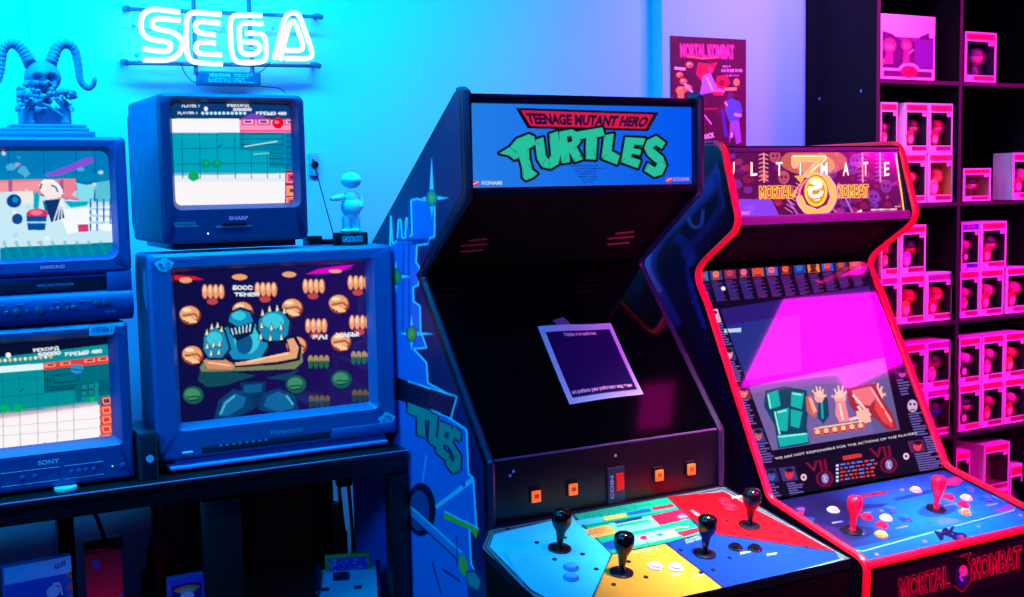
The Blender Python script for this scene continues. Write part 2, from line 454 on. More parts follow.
# ---- Panasonic
g_pana = mat('silver_grey_plastic', (72, 98, 160), .4, bump=.1, nscale=300)
px0, px1, pz0, pz1, py = .578, 1.230, .978, 1.500, 2.97
pana = thing('television', 'largest television, silver grey, showing an armoured boss among rows of fists', 'television', (.90, 3.2, TZ), 'old tube televisions')
ps = (.648, 1.160, 1.066, 1.450)
tv_shell(pana, px0, px1, pz0, pz1, py, ps, .48, .16, g_pana, r=.012, rx=.72, rz=.84, lip=.016, sr=.006)
MB().box(px0+.045, px1-.03, py+.015, py+.4, TZ, pz0+.004, .004).build('base', mat('slate_plastic', (56, 78, 140), .4), pana)
MB().box(px0+.03, px1-.03, py-.006, py+.06, .952, .962, .004).build('base_lip', mat('pale_slate', (110, 170, 235), .4), pana)
f = fr(160, 250, 723/230)
c = screen(ps, py, 240, 184, (14, 12, 66), frame=f)
c.shade(lambda im, U, V: im*(1+.6*U[..., None]*np.array([1.2, .3, 1.]))+np.array([.012, .0, .03])*np.clip(U-.3, 0, 1)[..., None])
c.poly([(45, 80), (110, 84), (140, 94), (45, 96)], (225, 20, 40))
c.poly([(455, 78), (500, 60), (575, 50), (610, 48), (560, 72)], (230, 0, 200))
def fist(x, y, k=1, dim=1):
    sk = tuple(int(v*dim) for v in (240, 160, 120)); dk = tuple(int(v*dim) for v in (130, 50, 50)); hi = tuple(int(v*dim) for v in (255, 215, 170))
    c.ell(x-4*k, y+40*k, 17*k, 10*k, tuple(int(v*dim) for v in (190, 70, 70)))
    for i in range(4):
        c.ell(x-26*k+i*17*k, y+10*k, 10.5*k, 24*k, dk); c.ell(x-27*k+i*17*k, y+9*k, 8.5*k, 22*k, sk); c.ell(x-28*k+i*17*k, y+2*k, 4*k, 11*k, hi)
def hand(x, y, k=1, dim=1):
    q = lambda v: tuple(int(a*dim) for a in v)
    c.ell(x, y, 33*k, 30*k, q((150, 60, 50))); c.ell(x-2*k, y-4*k, 30*k, 24*k, q((235, 165, 115)))
    c.line([(x-24*k, y+2*k), (x+14*k, y-4*k), (x+24*k, y+6*k)], 5*k, q((150, 60, 50)))
    for i in range(3): c.line([(x-22*k+i*9*k, y+12*k+i*5*k), (x+2*k+i*9*k, y+10*k+i*5*k)], 8*k, q((255, 205, 150))); c.line([(x-22*k+i*9*k, y+17*k+i*5*k), (x+2*k+i*9*k, y+15*k+i*5*k)], 2.5*k, q((130, 50, 50)))
    c.ell(x-10*k, y-16*k, 14*k, 6*k, q((255, 225, 180)))
for p in ((168, 122), (332, 115), (482, 105), (624, 94), (488, 228), (628, 218)): fist(*p)
for p in ((95, 205), (103, 330), (258, 192), (413, 182), (560, 170), (566, 288), (425, 300)): hand(*p)
c.ell(82, 96, 20, 9, (235, 165, 115)); c.ell(250, 86, 24, 9, (235, 165, 115)); c.ell(405, 78, 22, 9, (235, 165, 115)); c.ell(550, 68, 20, 6, (235, 165, 115))
for p, dm in (((495, 342), .85), ((632, 330), .85), ((500, 468), .5), ((636, 450), .5)):
    gr = (200*dm, 170*dm, 110*dm)
    for i in range(4): c.ell(p[0]-26+i*17, p[1], 8, 13, tuple(int(v) for v in gr)); c.ell(p[0]-26+i*17, p[1]+16, 7, 13, (30, int(120*dm), 70))
for x, y in ((105, 455), (425, 420), (568, 405)):
    c.ell(x, y, 32, 28, (20, 90, 80)); c.ell(x-3, y-3, 24, 18, (60, 140, 100)); c.line([(x-20, y+6), (x+18, y+4)], 4, (10, 50, 60)); c.line([(x-12, y+16), (x+16, y+14)], 4, (10, 50, 60))
c.text('БОСС', [(228, 112), (290, 112), (290, 126), (228, 126)], W_, .05); c.text('ТЕНЕЙ', [(232, 131), (310, 131), (310, 146), (232, 146)], W_, .05)
c.text('ЗА!', [(474, 266), (522, 264), (522, 279), (474, 281)], W_, .05); c.text('ЖАБЫ!', [(548, 260), (624, 257), (624, 271), (548, 275)], W_, .05)
# armoured figure: shoulders, helmet, crossed arms, knees
OL = (8, 20, 60); B1 = (20, 140, 190); B2 = (60, 200, 225); B3 = (10, 85, 140)
c.poly([(125, 368), (150, 330), (200, 350), (320, 360), (400, 340), (440, 300), (445, 350), (420, 372), (130, 382)], (120, 130, 90))
c.poly([(190, 240), (250, 220), (330, 225), (350, 300), (320, 350), (220, 350), (185, 300)], OL); c.poly([(200, 245), (250, 228), (322, 232), (335, 300), (312, 342), (228, 342), (200, 300)], B1)
c.ell(270, 280, 40, 45, B2); c.ell(262, 292, 26, 34, B3)
c.poly([(390, 270), (420, 262), (440, 300), (436, 345), (370, 358), (230, 368), (225, 350), (330, 335), (400, 318)], OL)
c.poly([(395, 280), (415, 275), (432, 305), (425, 338), (360, 350), (236, 362), (232, 352), (335, 340), (405, 318)], (235, 165, 125)); c.line([(270, 350), (400, 322)], 6, (255, 215, 170))
c.poly([(135, 345), (200, 340), (235, 362), (225, 374), (150, 372)], (215, 140, 105)); c.line([(150, 352), (220, 362)], 5, (255, 205, 160))
c.poly([(130, 270), (165, 235), (205, 250), (222, 310), (200, 345), (150, 345), (128, 315)], OL); c.poly([(138, 272), (168, 243), (200, 256), (214, 308), (194, 336), (152, 338), (136, 312)], B1); c.ell(170, 278, 24, 22, B2)
for x, y in ((145, 258), (160, 240), (178, 235), (190, 248), (146, 300), (165, 295), (184, 292), (158, 322), (182, 318)): c.poly([(x-7, y+12), (x+2, y-14), (x+9, y+10)], OL); c.poly([(x-4, y+10), (x+2, y-10), (x+6, y+8)], (235, 235, 190))
c.poly([(300, 215), (330, 185), (385, 185), (412, 220), (405, 270), (380, 292), (320, 288), (298, 250)], OL); c.poly([(308, 218), (335, 193), (380, 193), (403, 222), (397, 265), (376, 284), (326, 280), (306, 250)], B1); c.ell(352, 222, 34, 24, B2)
for x, y in ((318, 196), (340, 184), (364, 182), (386, 190), (315, 236), (345, 242), (375, 240), (312, 270), (342, 274), (376, 272)): c.poly([(x-8, y+12), (x+1, y-16), (x+10, y+10)], OL); c.poly([(x-4, y+10), (x+1, y-11), (x+6, y+8)], (235, 235, 190))
c.poly([(208, 222), (215, 195), (250, 178), (285, 190), (296, 225), (288, 262), (240, 285), (218, 262)], OL); c.poly([(214, 224), (220, 200), (250, 186), (280, 196), (290, 225), (240, 240)], B1); c.ell(246, 206, 22, 14, B2)
c.poly([(216, 246), (290, 226), (284, 258), (240, 276), (222, 262)], (10, 30, 80))
for i in range(6): c.line([(222+i*12, 246-i*3), (228+i*10, 266-i*2)], 4, (200, 230, 235))
c.poly([(250, 415), (330, 410), (325, 480), (290, 500), (262, 475)], (5, 50, 100)); c.poly([(262, 422), (320, 418), (316, 445), (262, 448)], (10, 90, 140))
c.poly([(170, 530), (185, 470), (230, 435), (285, 450), (290, 500), (230, 530)], (8, 60, 110)); c.poly([(185, 520), (198, 475), (235, 448), (270, 462), (262, 490), (215, 520)], (16, 100, 155)); c.line([(190, 515), (205, 480), (235, 455)], 6, (80, 180, 205))
c.poly([(310, 500), (320, 450), (370, 432), (420, 455), (438, 500), (380, 520)], (8, 60, 110)); c.poly([(325, 490), (335, 458), (370, 442), (408, 462), (420, 495), (370, 508)], (16, 100, 155)); c.line([(395, 455), (418, 485)], 6, (80, 180, 205))
c.poly([(125, 380), (230, 382), (300, 392), (200, 425), (150, 430), (120, 410)], (14, 80, 90), .8)
c.poly([(330, 400), (400, 385), (435, 372), (400, 410)], (10, 70, 100), .8)
c.build('screen', SCR, pana, bulge=.012)
word3('brand_lettering', 'Panasonic', (.872, py, 1.026), (.088, 0, 0), (0, 0, -.014), pl, pana, .02)
word3('model_note', 'COLOUR TV RECEIVER', (.648, py, 1.487), (.062, 0, 0), (0, 0, -.004), pl, pana)
MB().box(.690, 1.035, py-.002, py+.006, .986, 1.006, .002).build('control_flap', mat('slate_dark_plastic', (40, 48, 70), .4), pana)
MB().box(1.04, 1.215, py-.004, py+.004, .984, 1.010, .003).build('speaker_panel', g_pana, pana)
MB().box(.640, .668, py-.005, py+.003, .990, .997, .003).build('power_button', wh, pana)
for i in range(8): MB().box(.735+i*.017, .741+i*.017, py-.005, py+.001, 1.0, 1.004).build('socket_mark', pl, pana)
# stickers on the silver television
def sticker(name, label, pts, Y, m, parent=None, thick=.0012, rx=None):
    return MB().prism(pts, 'y', Y-thick, Y).build(name, m, parent)
stk = mat('pale_sticker', (190, 225, 235), .4)
def blob_sticker(cx, cz, Y, r, seed, lines):
    rr = random.Random(seed); o = thing('sticker', lines, 'sticker', (cx, Y, cz))
    P = [(cx+r*(1+.15*math.sin(5*k*PI/9)+0)*math.cos(k*PI/9), cz+.72*r*(1+.15*math.cos(4*k*PI/9)+rr.uniform(-.1, .1))*math.sin(k*PI/9)) for k in range(18)]
    MB().prism(P, 'y', Y-.001, Y).build('sticker_backing', stk, o)
    mb = MB()
    for k in range(5):
        a = rr.uniform(0, 6); x = cx+r*.45*math.cos(a+k*1.3); z = cz+r*.3*math.sin(a+k*1.3)
        mb.tube([(x-r*.22, Y-.0012, z), (x, Y-.0012, z+r*.17*(-1)**k), (x+r*.22, Y-.0012, z-r*.06)], r*.05, 5)
    mb.build('line_drawing', mat('blue_ink', (10, 40, 120), .5), o)
    return o
blob_sticker(.618, 1.474, py, .022, 3, 'small cloud-shaped sticker on the upper left of the silver television frame')
blob_sticker(1.199, 1.018, py, .024, 5, 'white doodle sticker on the lower right corner of the silver television')
tag(MB().prism([(.0, 0), (.02, .01), (.045, .04), (.04, .09), (.012, .1), (-.0, .06)], 'x', 0, .001).build('sticker', stk, None), 'pale sticker high on the left side of the silver television', 'sticker')
_s = bpy.data.objects['sticker.002'] if 'sticker.002' in bpy.data.objects else bpy.data.objects['sticker']
_s.location = (px0-.0012, 3.0, 1.36)
# ---- Sony monitor (lower left)
g_sony = mat('grey_monitor_plastic', (58, 78, 140), .42, bump=.1, nscale=300)
mx0, mx1, mz0, mz1, my = .095, .521, .950, 1.338, 2.96
sony = thing('television', 'grey studio monitor standing on the table, lowest of the left stack', 'television', (.3, 3.2, TZ), 'old tube televisions')
ms = (.145, .476, 1.056, 1.300)
tv_shell(sony, mx0, mx1, mz0, mz1, my, ms, .42, .30, g_sony, r=.006, rx=.9, rz=.9, lip=.020, sr=.006)
for x, yy in ((.13, my+.3), (.357, my-.004), (.47, my+.3)): MB().lathe([(.026, 0), (.027, .003), (.026, mz0+.001-TZ)], (x, yy, TZ), n=28).build('foot', mat('pale_rubber', (225, 240, 250), .35), sony)
f = fr(0, 300, 597/200)
c = screen(ms, my, 200, 150, (0, 145, 155), frame=f)
c.rect(-200, 60, 345, 195, (6, 16, 45), sl=-.12)
c.shade(lambda im, U, V: im)
c.poly([(-170, 210), (128, 188), (128, 206), (-170, 232)], (225, 245, 250))
c.poly([(-170, 372), (0, 352), (295, 312), (300, 412), (0, 450), (-170, 470)], (252, 246, 248))
for i in range(7): c.poly([(-170, 352+i*5), (0, 332+i*4), (290, 300+i*3), (290, 306+i*3), (0, 338+i*4), (-170, 358+i*5)], (255, 190+i*8, 200+i*8), .15+.1*i)
for x in (-100, -50, 5, 55, 108, 165, 215): c.line([(x, 215), (x+6, 440)], 2.5, (0, 110, 130), .6)
for y in (235, 285, 330): c.line([(-170, y+18), (130, y-8)], 2.5, (0, 110, 130), .8)
for y in (372, 400): c.line([(-170, y+18), (290, y-20)], 2, (200, 190, 210), .8)
c.poly([(128, 188), (326, 166), (326, 190), (128, 207)], (230, 60, 60)); 
for x in (132, 178, 250, 290): c.poly([(x, 190-(x-132)*.11), (x+32, 187-(x-132)*.11), (x+32, 198-(x-132)*.11), (x, 201-(x-132)*.11)], (255, 150, 120)); c.poly([(x+8, 192-(x-132)*.11), (x+26, 190-(x-132)*.11), (x+26, 195-(x-132)*.11), (x+8, 197-(x-132)*.11)], (150, 20, 50))
c.poly([(128, 207), (328, 188), (332, 240), (240, 250), (240, 300), (225, 302), (222, 268), (130, 276)], (0, 110, 125))
for k in range(3): c.line([(132+k*8, 212+k*10), (132+k*8, 270-k*6), (222+k*6, 262-k*6)], 2.5, (0, 60, 85))
c.line([(155, 225), (232, 215), (232, 240), (160, 247), (155, 225)], 2.5, (0, 70, 90))
for x in range(140, 220, 14): c.line([(x, 256), (x, 266)], 2, (0, 60, 85))
for x, y in ((240, 250), (262, 248), (240, 270), (262, 268)): c.rect(x, y, x+18, y+16, (20, 130, 140)); c.line([(x, y), (x+18, y-1), (x+18, y+16), (x, y+17), (x, y)], 2, (0, 60, 80))
for k in range(5):
    y = 290+k*28; c.poly([(295, y), (330, y-4), (338, y+22), (300, y+26)], (240, 50, 60) if k else (120, 40, 100)); c.line([(304, y+4), (326, y+1), (330, y+17), (308, y+20), (304, y+4)], 4, (255, 160, 110))
c.rect(292, 240, 330, 286, (0, 95, 120), sl=-.1)
c.ell(228, 205, 20, 14, (30, 150, 200)); c.line([(205, 205), (255, 210)], 4, (20, 90, 190)); c.line([(212, 220), (240, 222)], 4, (20, 90, 190))
for x, y in ((14, 322), (54, 320)): c.ell(x, y, 14, 13, (0, 175, 110))
c.ell(275, 296, 9, 8, (0, 190, 100))
c.line([(58, 272), (70, 262)], 3, (0, 60, 90)); c.line([(124, 432), (136, 424)], 3, (0, 60, 120))
c.text('РЕКОРД', [(98, 146), (175, 138), (176, 150), (99, 158)], W_, .04); c.text('50000', [(112, 158), (180, 151), (181, 163), (113, 170)], W_, .04)
c.text('ВРЕМЯ 480', [(192, 157), (303, 146), (304, 158), (193, 169)], W_, .04)
for i in range(13): c.ell(-30+i*15, 184-i*1.3, 5, 5, (220, 245, 230) if i % 2 else (255, 190, 120))
c.ell(25, 165, 8, 8, W_); c.text('PLAYER-1', [(-110, 180), (-40, 174), (-40, 184), (-110, 190)], W_, .02)
c.build('screen', SCR, sony, bulge=.012)
word3('brand_lettering', 'SONY', (.298, my, 1.020), (.048, 0, 0), (0, 0, -.0105), wh, sony, .02)
for x0, x1 in ((.215, .345), (.357, .448)):
    MB().tube([(x0, my-.0006, 1.000), (x1, my-.0006, 1.000), (x1, my-.0006, .968), (x0, my-.0006, .968)], .0008, 4, closed=True).build('control_outline', pl, sony)
for x in (.262, .29, .372, .39, .405, .424): MB().box(x-.005, x+.005, my-.003, my+.002, .980, .989, .001).build('button', g_pana, sony)
MB().box(.486, .497, my-.004, my+.002, .978, .990, .002).build('power_button', g_pana, sony)
MB().ball((.468, my, .985), .002, 5).build('power_light', mat('green_glow', (120, 220, 60), emit=(90, 230, 60), es=1.5), sony)
# tape strip with writing on the monitor's top frame
tp = thing('tape_label', 'pale blue tape strip lettered along the top right of the lower left monitor', 'label', (.47, my, 1.33))
MB().prism([(.430, 1.3115), (.486, 1.3115), (.494, 1.3365), (.431, 1.3365)], 'y', my-.001, my).build('tape', mat('pale_tape', (130, 215, 235), .5), tp)
word3('handwriting', 'SYSTEM 1', (.438, my-.001, 1.331), (.045, 0, 0), (0, 0, -.012), mat('teal_ink', (20, 110, 170), .5), tp)
# ---- Samsung television with video recorder (upper left)
g_sams = mat('grey_combo_plastic', (58, 78, 145), .42, bump=.1, nscale=300)
ax0, ax1, az0, az1, ay = .105, .541, 1.343, 1.790, 2.975
sams = thing('television', 'television with built-in tape recorder, under the horned skull statue', 'television', (.3, 3.2, mz1), 'old tube televisions')
as_ = (.148, .503, 1.503, 1.757)
tv_shell(sams, ax0, ax1, 1.462, az1, ay, as_, .42, .26, g_sams, r=.012, rx=.84, rz=.8, lip=.010, sr=.02)
# recorder section: tape slot over a rounded control shelf
prof = rpoly([(ay+.016, 1.466), (ay+.016, 1.420), (ay+.000, 1.416), (ay-.012, 1.398), (ay-.010, 1.362), (ay+.014, az0), (ay+.36, az0), (ay+.36, 1.466)], [0, 0, .008, .02, .02, .006, 0, 0])
MB().prism(prof, 'x', ax0+.002, ax1-.002).build('recorder_housing', g_sams, sams)
MB().box(.12, .478, ay+.006, ay+.02, 1.421, 1.452, .002).build('tape_flap', mat('dark_flap_plastic', (34, 40, 60), .35), sams)
MB().box(.481, ax1-.002, ay+.001, ay+.02, 1.412, 1.464, .002).build('slot_panel', g_sams, sams)
word3('slot_lettering', 'VIDEO CASSETTE RECORDER', (.32, ay+.006, 1.441), (.085, 0, 0), (0, 0, -.006), pl, sams)
for x, r in ((.207, .004), (.228, .0055), (.249, .005), (.272, .0085), (.294, .0045), (.322, .011), (.349, .0045), (.363, .0055), (.385, .0045), (.398, .0055), (.452, .009), (.474, .010)):
    zz = 1.380+(x-.3)*.02+(.006 if x > .44 else 0)
    MB().lathe([(r, -.002), (r, .004), (r*.7, .0055)], (x, ay-.0108, zz), (0, -1, .05), 12).build('button', mat('knob_plastic', (70, 80, 110), .35), sams)
for x in (.2, .24, .28, .36, .385, .42, .44, .45):
    MB().box(x-.008, x+.008, ay-.0125, ay-.0105, 1.396, 1.3975).build('button_print', pl, sams)
word3('brand_lettering', 'SAMSUNG', (.330, ay, 1.4855), (.055, 0, 0), (0, 0, -.0085), mat('pink_print'), sams, .03)
word3('model_note', 'VCR-14', (.470, ay-.0112, 1.370), (.024, 0, 0), (0, 0, -.006), pl, sams)
f = fr(0, 140, 970/130)
c = screen(as_, ay, 210, 150, (0, 110, 185), frame=f)
A2 = fr(0, 130, 597/200)
c.rect(-400, 40, 900, 300, (0, 125, 190))
for x in (60, 320, 560, 700): c.rect(x, 60, x+8, 310, (0, 90, 160))
c.rect(-400, 250, 900, 310, (0, 140, 180), .6)
c.poly([(-400, 310), (560, 290), (560, 440), (-400, 470)], (235, 130, 150)); c.poly([(-400, 330), (300, 310), (280, 380), (-400, 400)], (245, 160, 165), .8)
for x in (-120, 60, 300, 440): c.rect(x, 300, x+28, 420, (170, 90, 150))
c.blotch(26, [(0, 150, 220), (230, 245, 250), (180, 230, 245), (235, 240, 250), (90, 190, 230)], 9, 4, .7)
c.poly([(-400, 420), (150, 380), (300, 420), (850, 480), (860, 900), (-400, 900)], (200, 235, 248))
c.poly([(120, 390), (240, 380), (250, 470), (130, 480)], (240, 235, 235)); c.poly([(560, 320), (700, 350), (690, 470), (590, 480)], (130, 225, 235))
c.poly([(310, 450), (420, 500), (400, 590), (330, 540)], (0, 120, 170)); c.poly([(470, 455), (660, 460), (640, 490), (520, 505)], (0, 175, 200))
c.poly([(420, 520), (860, 490), (860, 640), (500, 700)], (245, 250, 255)); c.poly([(700, 320), (840, 300), (850, 470), (710, 450)], (90, 195, 215))
c.poly([(0, 800), (860, 760), (870, 900), (0, 900)], (0, 130, 165))
c.blotch(34, [(0, 95, 165), (255, 255, 255), (150, 215, 235), (60, 165, 215), (225, 170, 195)], 5, 9, .6)
f2 = fr(0, 130, 597/200); c.f = f2
c.poly([(130, 135), (150, 128), (262, 82), (278, 84), (276, 98), (180, 135), (140, 140)], (135, 80, 215))
c.poly([(120, 160), (140, 150), (165, 155), (185, 180), (180, 200), (140, 205), (118, 185)], (250, 235, 230)); c.line([(116, 168), (128, 152), (155, 152), (175, 170), (182, 192)], 7, (250, 250, 255)); c.line([(118, 175), (122, 160)], 5, (10, 60, 140)); c.line([(150, 165), (165, 172), (170, 186)], 5, (0, 120, 140))
c.poly([(98, 190), (112, 182), (116, 200), (112, 240), (98, 236)], (0, 175, 200))
c.poly([(130, 210), (178, 205), (190, 262), (150, 275)], (15, 50, 110)); 
for i in range(5): c.line([(180, 205), (158+i*12, 272)], 3.5, (235, 245, 255))
c.ell(108, 252, 32, 18, (230, 40, 90)); c.ell(106, 246, 18, 8, (255, 120, 150)); c.poly([(76, 256), (138, 256), (132, 298), (82, 298)], (0, 80, 160)); c.line([(78, 275), (136, 275)], 5, (170, 220, 240))
c.ell(40, 212, 22, 20, (10, 60, 150)); c.ell(44, 208, 9, 9, (0, 150, 200)); c.ell(50, 265, 16, 16, (20, 70, 140))
for i in range(4): c.line([(265, 215+i*20), (335, 218+i*20)], 7, (170, 220, 245)); c.line([(268+i*20, 205), (268+i*20, 300)], 5, (20, 100, 190))
c.poly([(230, 282), (262, 280), (262, 302), (232, 304)], (210, 60, 120)); c.ell(318, 290, 22, 12, (245, 250, 255))
for i in range(9): c.line([(10+i*36, 330), (30+i*36, 385)], 9, (0, 160, 175), .5)
c.build('screen', SCR, sams, bulge=.016)
# ---- small game device between the televisions
gd = thing('game_console', 'narrow dark console box with a pale round badge, standing between two televisions', 'console', (.56, 3.0, TZ))
MB().box(.528, .573, 2.935, 3.12, TZ, 1.062, .003).build('case', mat('dark_console', (34, 38, 54), .35), gd)
MB().lathe([(.0095, 0), (.0095, .0012)], (.5535, 2.935, .998), (0, -1, 0), 20).build('badge', mat('pale_badge', (120, 215, 245), .4), gd)
MB().box(.530, .5315, 2.9335, 2.936, .94, 1.05).build('side_stripe', mat('orange_stripe', (120, 80, 70), .5), gd)
MB().box(.5695, .571, 2.9335, 2.936, .94, 1.05).build('side_stripe', mat('orange_stripe'), gd)
# ================================================================== NEON SIGN on the wall
NY = 3.655
neon = thing('neon_sign', 'white glowing neon sign spelling SEGA on the cyan wall', 'neon sign', (.97, 3.74, 2.04))
neonm = mat('neon_glow', (255, 255, 255), .3, emit=(185, 248, 255), es=2.6)
f1 = fr(120, 0, 691/110); f2 = fr(220, 0, 691/110)
def smooth(pts, it=2):
    for _ in range(it):
        o = [pts[0]]
        for a, b in zip(pts, pts[1:]):
            o += [(a[0]*.75+b[0]*.25, a[1]*.75+b[1]*.25), (a[0]*.25+b[0]*.75, a[1]*.25+b[1]*.75)]
        pts = o+[pts[-1]]
    return pts
def neo(fm, pts, name='neon_letter'):
    P = [atY(*fm(*p), NY) for p in smooth(pts)]
    return P
SS = [(f1, [(375, 78), (300, 66), (210, 55), (150, 80), (130, 130), (135, 200), (170, 240), (250, 258), (310, 262), (322, 300), (300, 325), (220, 318), (145, 305)]),
      (f1, [(378, 128), (270, 118), (215, 118), (198, 150), (215, 178), (280, 190), (330, 200), (385, 240), (392, 290), (370, 345), (320, 375), (230, 378), (145, 374)])]
EE = [(f1, [(635, 90), (520, 82), (460, 78), (425, 95), (415, 160), (415, 300), (430, 370), (470, 392), (560, 400), (642, 402)]),
      (f1, [(628, 148), (540, 136), (490, 134), (472, 160), (478, 195), (510, 208), (600, 220)]),
      (f1, [(600, 272), (530, 262), (490, 268), (476, 295), (482, 330), (520, 338), (638, 345)])]
GG = [(f2, [(262, 98), (150, 95), (90, 98), (65, 120), (66, 220), (72, 330), (90, 380), (140, 396), (250, 392), (288, 375), (292, 300), (282, 230), (255, 210), (160, 208)]),
      (f2, [(272, 150), (180, 145), (130, 146), (120, 180), (124, 280), (135, 330), (170, 342), (225, 338), (252, 310), (248, 280), (220, 265), (150, 262)])]
AA = [(f2, [(338, 372), (365, 290), (390, 170), (410, 110), (440, 80), (480, 80), (505, 110), (540, 210), (575, 310), (580, 355), (550, 370), (410, 368)]),
      (f2, [(378, 378), (395, 300), (425, 190), (445, 135), (470, 135), (490, 190), (520, 270), (518, 310), (490, 318), (415, 316)])]
for nm, grp in (('S', SS), ('E', EE), ('G', GG), ('A', AA)):
    for fm, pts in grp:
        MB().tube(neo(fm, pts), .0076, 10).build('neon_tube', neonm, neon)
frm = mat('blue_steel', (70, 90, 130), .4, metal=.3)
for a, b in (((129, 9), (321, 17)), ((127, 63), (319, 66))):
    A, B = atY(*a, NY+.03), atY(*b, NY+.03)
    MB().tube([A, B], .006, 6).build('frame_bar', frm, neon)
    for P in (A, B): MB().tube([P, P+Vector((0, .035, .008)), Vector((P.x, 3.75, P.z+.01))], .009, 8).build('standoff', frm, neon)
for a, b in (((193, -10), (196, 75)), ((248, -10), (253, 80))):
    A, B = atY(*a, NY+.04), atY(*b, NY+.04)
    MB().tube([A, B], .007, 6).build('frame_bar', frm, neon)
for p in ((136, 24), (139, 54), (226, 27), (276, 27), (306, 33), (192, 32), (252, 48)):
    A = atY(*p, NY); MB().tube([A+Vector((0, .008, 0)), A+Vector((0, .04, 0))], .006, 8).build('tube_support', mat('clear_grip', (120, 170, 210), .2), neon)
A, B = atY(196, 72, NY+.05), atY(257, 87, NY+.05)
MB().box(A.x, B.x, NY, NY+.06, B.z, A.z, .004).build('transformer', mat('transformer_plastic', (60, 80, 120), .35), neon)
c = Cv((A.x+.012, NY-.001, A.z-.004), (B.x-A.x-.024, 0, 0), (0, 0, B.z-A.z+.008), 90, 22, (60, 85, 130)); c.uv = True
c.text('NEON POWER', [(.1, .12), (.5, .12), (.5, .42), (.1, .42)], (200, 220, 240), .02); c.scrib(.08, .5, .95, .9, 3, (160, 180, 215), seed=4, ch=.04); c.scrib(.55, .1, .95, .45, 2, (160, 180, 215), seed=5, ch=.03)
c.build('rating_label', lab, neon)
wire = mat('black_wire', (12, 14, 22), .45)
for pts in (((181, 63), (184, 72), (190, 80), (198, 84)), ((270, 62), (262, 72), (250, 75), (238, 75)), ((256, 86), (268, 87), (280, 88), (285, 93))):
    MB().tube([atY(x, y, NY+.02) for x, y in smooth(list(pts))], .0016, 5).build('wire', wire, neon)
# ================================================================== STATUE: horned skull on a stepped base
SY = 3.12
stm = mat('statue_resin', (112, 134, 170), .6, bump=.4, nscale=60)
f = fr(0, 30, 597/110)
sk = thing('skull_statue', 'grey horned skull statue on a stepped plinth, standing on the upper left television', 'statue', (.37, SY, az1))
W3 = lambda x, y, dy=0: atY(*f(x, y), SY+dy)
def kx(x): return W3(x, 400).x
def kz(y): return W3(230, y).z
zt = [kz(578), kz(560), kz(540), kz(520)]
MB().box(kx(-50), kx(475), SY-.10, SY+.12, az1, zt[1], .003).build('plinth_step', stm, sk)
MB().box(kx(-20), kx(450), SY-.085, SY+.105, zt[1], zt[2], .003).build('plinth_step', stm, sk)
MB().box(kx(35), kx(440), SY-.07, SY+.09, zt[2], zt[3], .003).build('plinth_step', stm, sk)
MB().box(kx(110), kx(370), SY-.045, SY+.07, zt[3], kz(430), .004).build('pedestal', stm, sk)
for x in (155, 335):
    X = kx(x); MB().lathe([(.0105, 0), (.0115, .006), (.009, .01), (.009, kz(425)-zt[3]), (.0125, kz(418)-zt[3]), (.0125, kz(405)-zt[3]), (.008, kz(392)-zt[3]), (.003, kz(382)-zt[3])], (X, SY-.045, zt[3]), n=16).build('column', stm, sk)
for x in (92, 378):
    MB().tube([(kx(x)+.0055*math.cos(a*PI/6), SY-.02, kz(432)+.0055*math.sin(a*PI/6)) for a in range(12)], .0017, 6, closed=True).build('ring_handle', stm, sk)
def skull(u):
    k = 1.0+.10*(abs(u.x)**2)*(1-abs(u.z))
    if u.z < -.1: k *= 1-.10*abs(u.z)
    if u.y < 0:
        for ex in (-.40, .36):
            d = ((u.x-ex)/.25)**2+((u.z+.08)/.20)**2
            k -= .38*math.exp(-d**3)
            k += .07*math.exp(-((u.x-ex)/.32)**2-((u.z-.17)/.07)**2)
        d = (u.x/.10)**2+((u.z+.44)/.16)**2; k -= .28*math.exp(-d**2)
        for ex in (-.55, .55): k += .14*math.exp(-(((u.x-ex)/.18)**2+((u.z+.42)/.12)**2))
    return k
hc = W3(232, 262)
MB().ball((hc.x, SY, hc.z), ((kx(322)-kx(140))/2*1.02, .052, (kz(165)-kz(360))/2), 28, skull).build('skull', stm, sk, angle=180)
MB().ball((W3(232, 385).x, SY-.005, W3(232, 385).z), (.022, .036, .016), 12).build('jaw', stm, sk)
mb = MB()
for i in range(9): mb.box(hc.x-.017+i*.0038, hc.x-.014+i*.0038, SY-.047, SY-.04, kz(372), kz(352), .0006)
mb.build('teeth', stm, sk)
def horn(pts, r0, r1):
    P = smooth([tuple(W3(*p)) [0:3:2] for p in pts], 3); n = len(P); R = []
    Q = []
    for i, p in enumerate(P):
        t = i/(n-1); Q.append((p[0], SY-.01+.02*math.sin(t*PI), p[1])); R.append((r0*(1-t)+r1*t)*(1+.10*math.sin(i*2.1))*(1 if t < .95 else .7))
    return MB().tube(Q, R, 12)
horn([(268, 195), (290, 140), (315, 84), (365, 66), (412, 100), (430, 200), (436, 275), (475, 320), (508, 302), (512, 262)], .0155, .0052).build('horn', stm, sk)
horn([(165, 190), (140, 135), (105, 84), (60, 66), (20, 95), (10, 170), (5, 230), (-12, 285), (-45, 300), (-60, 270)], .0155, .0052).build('horn', stm, sk)
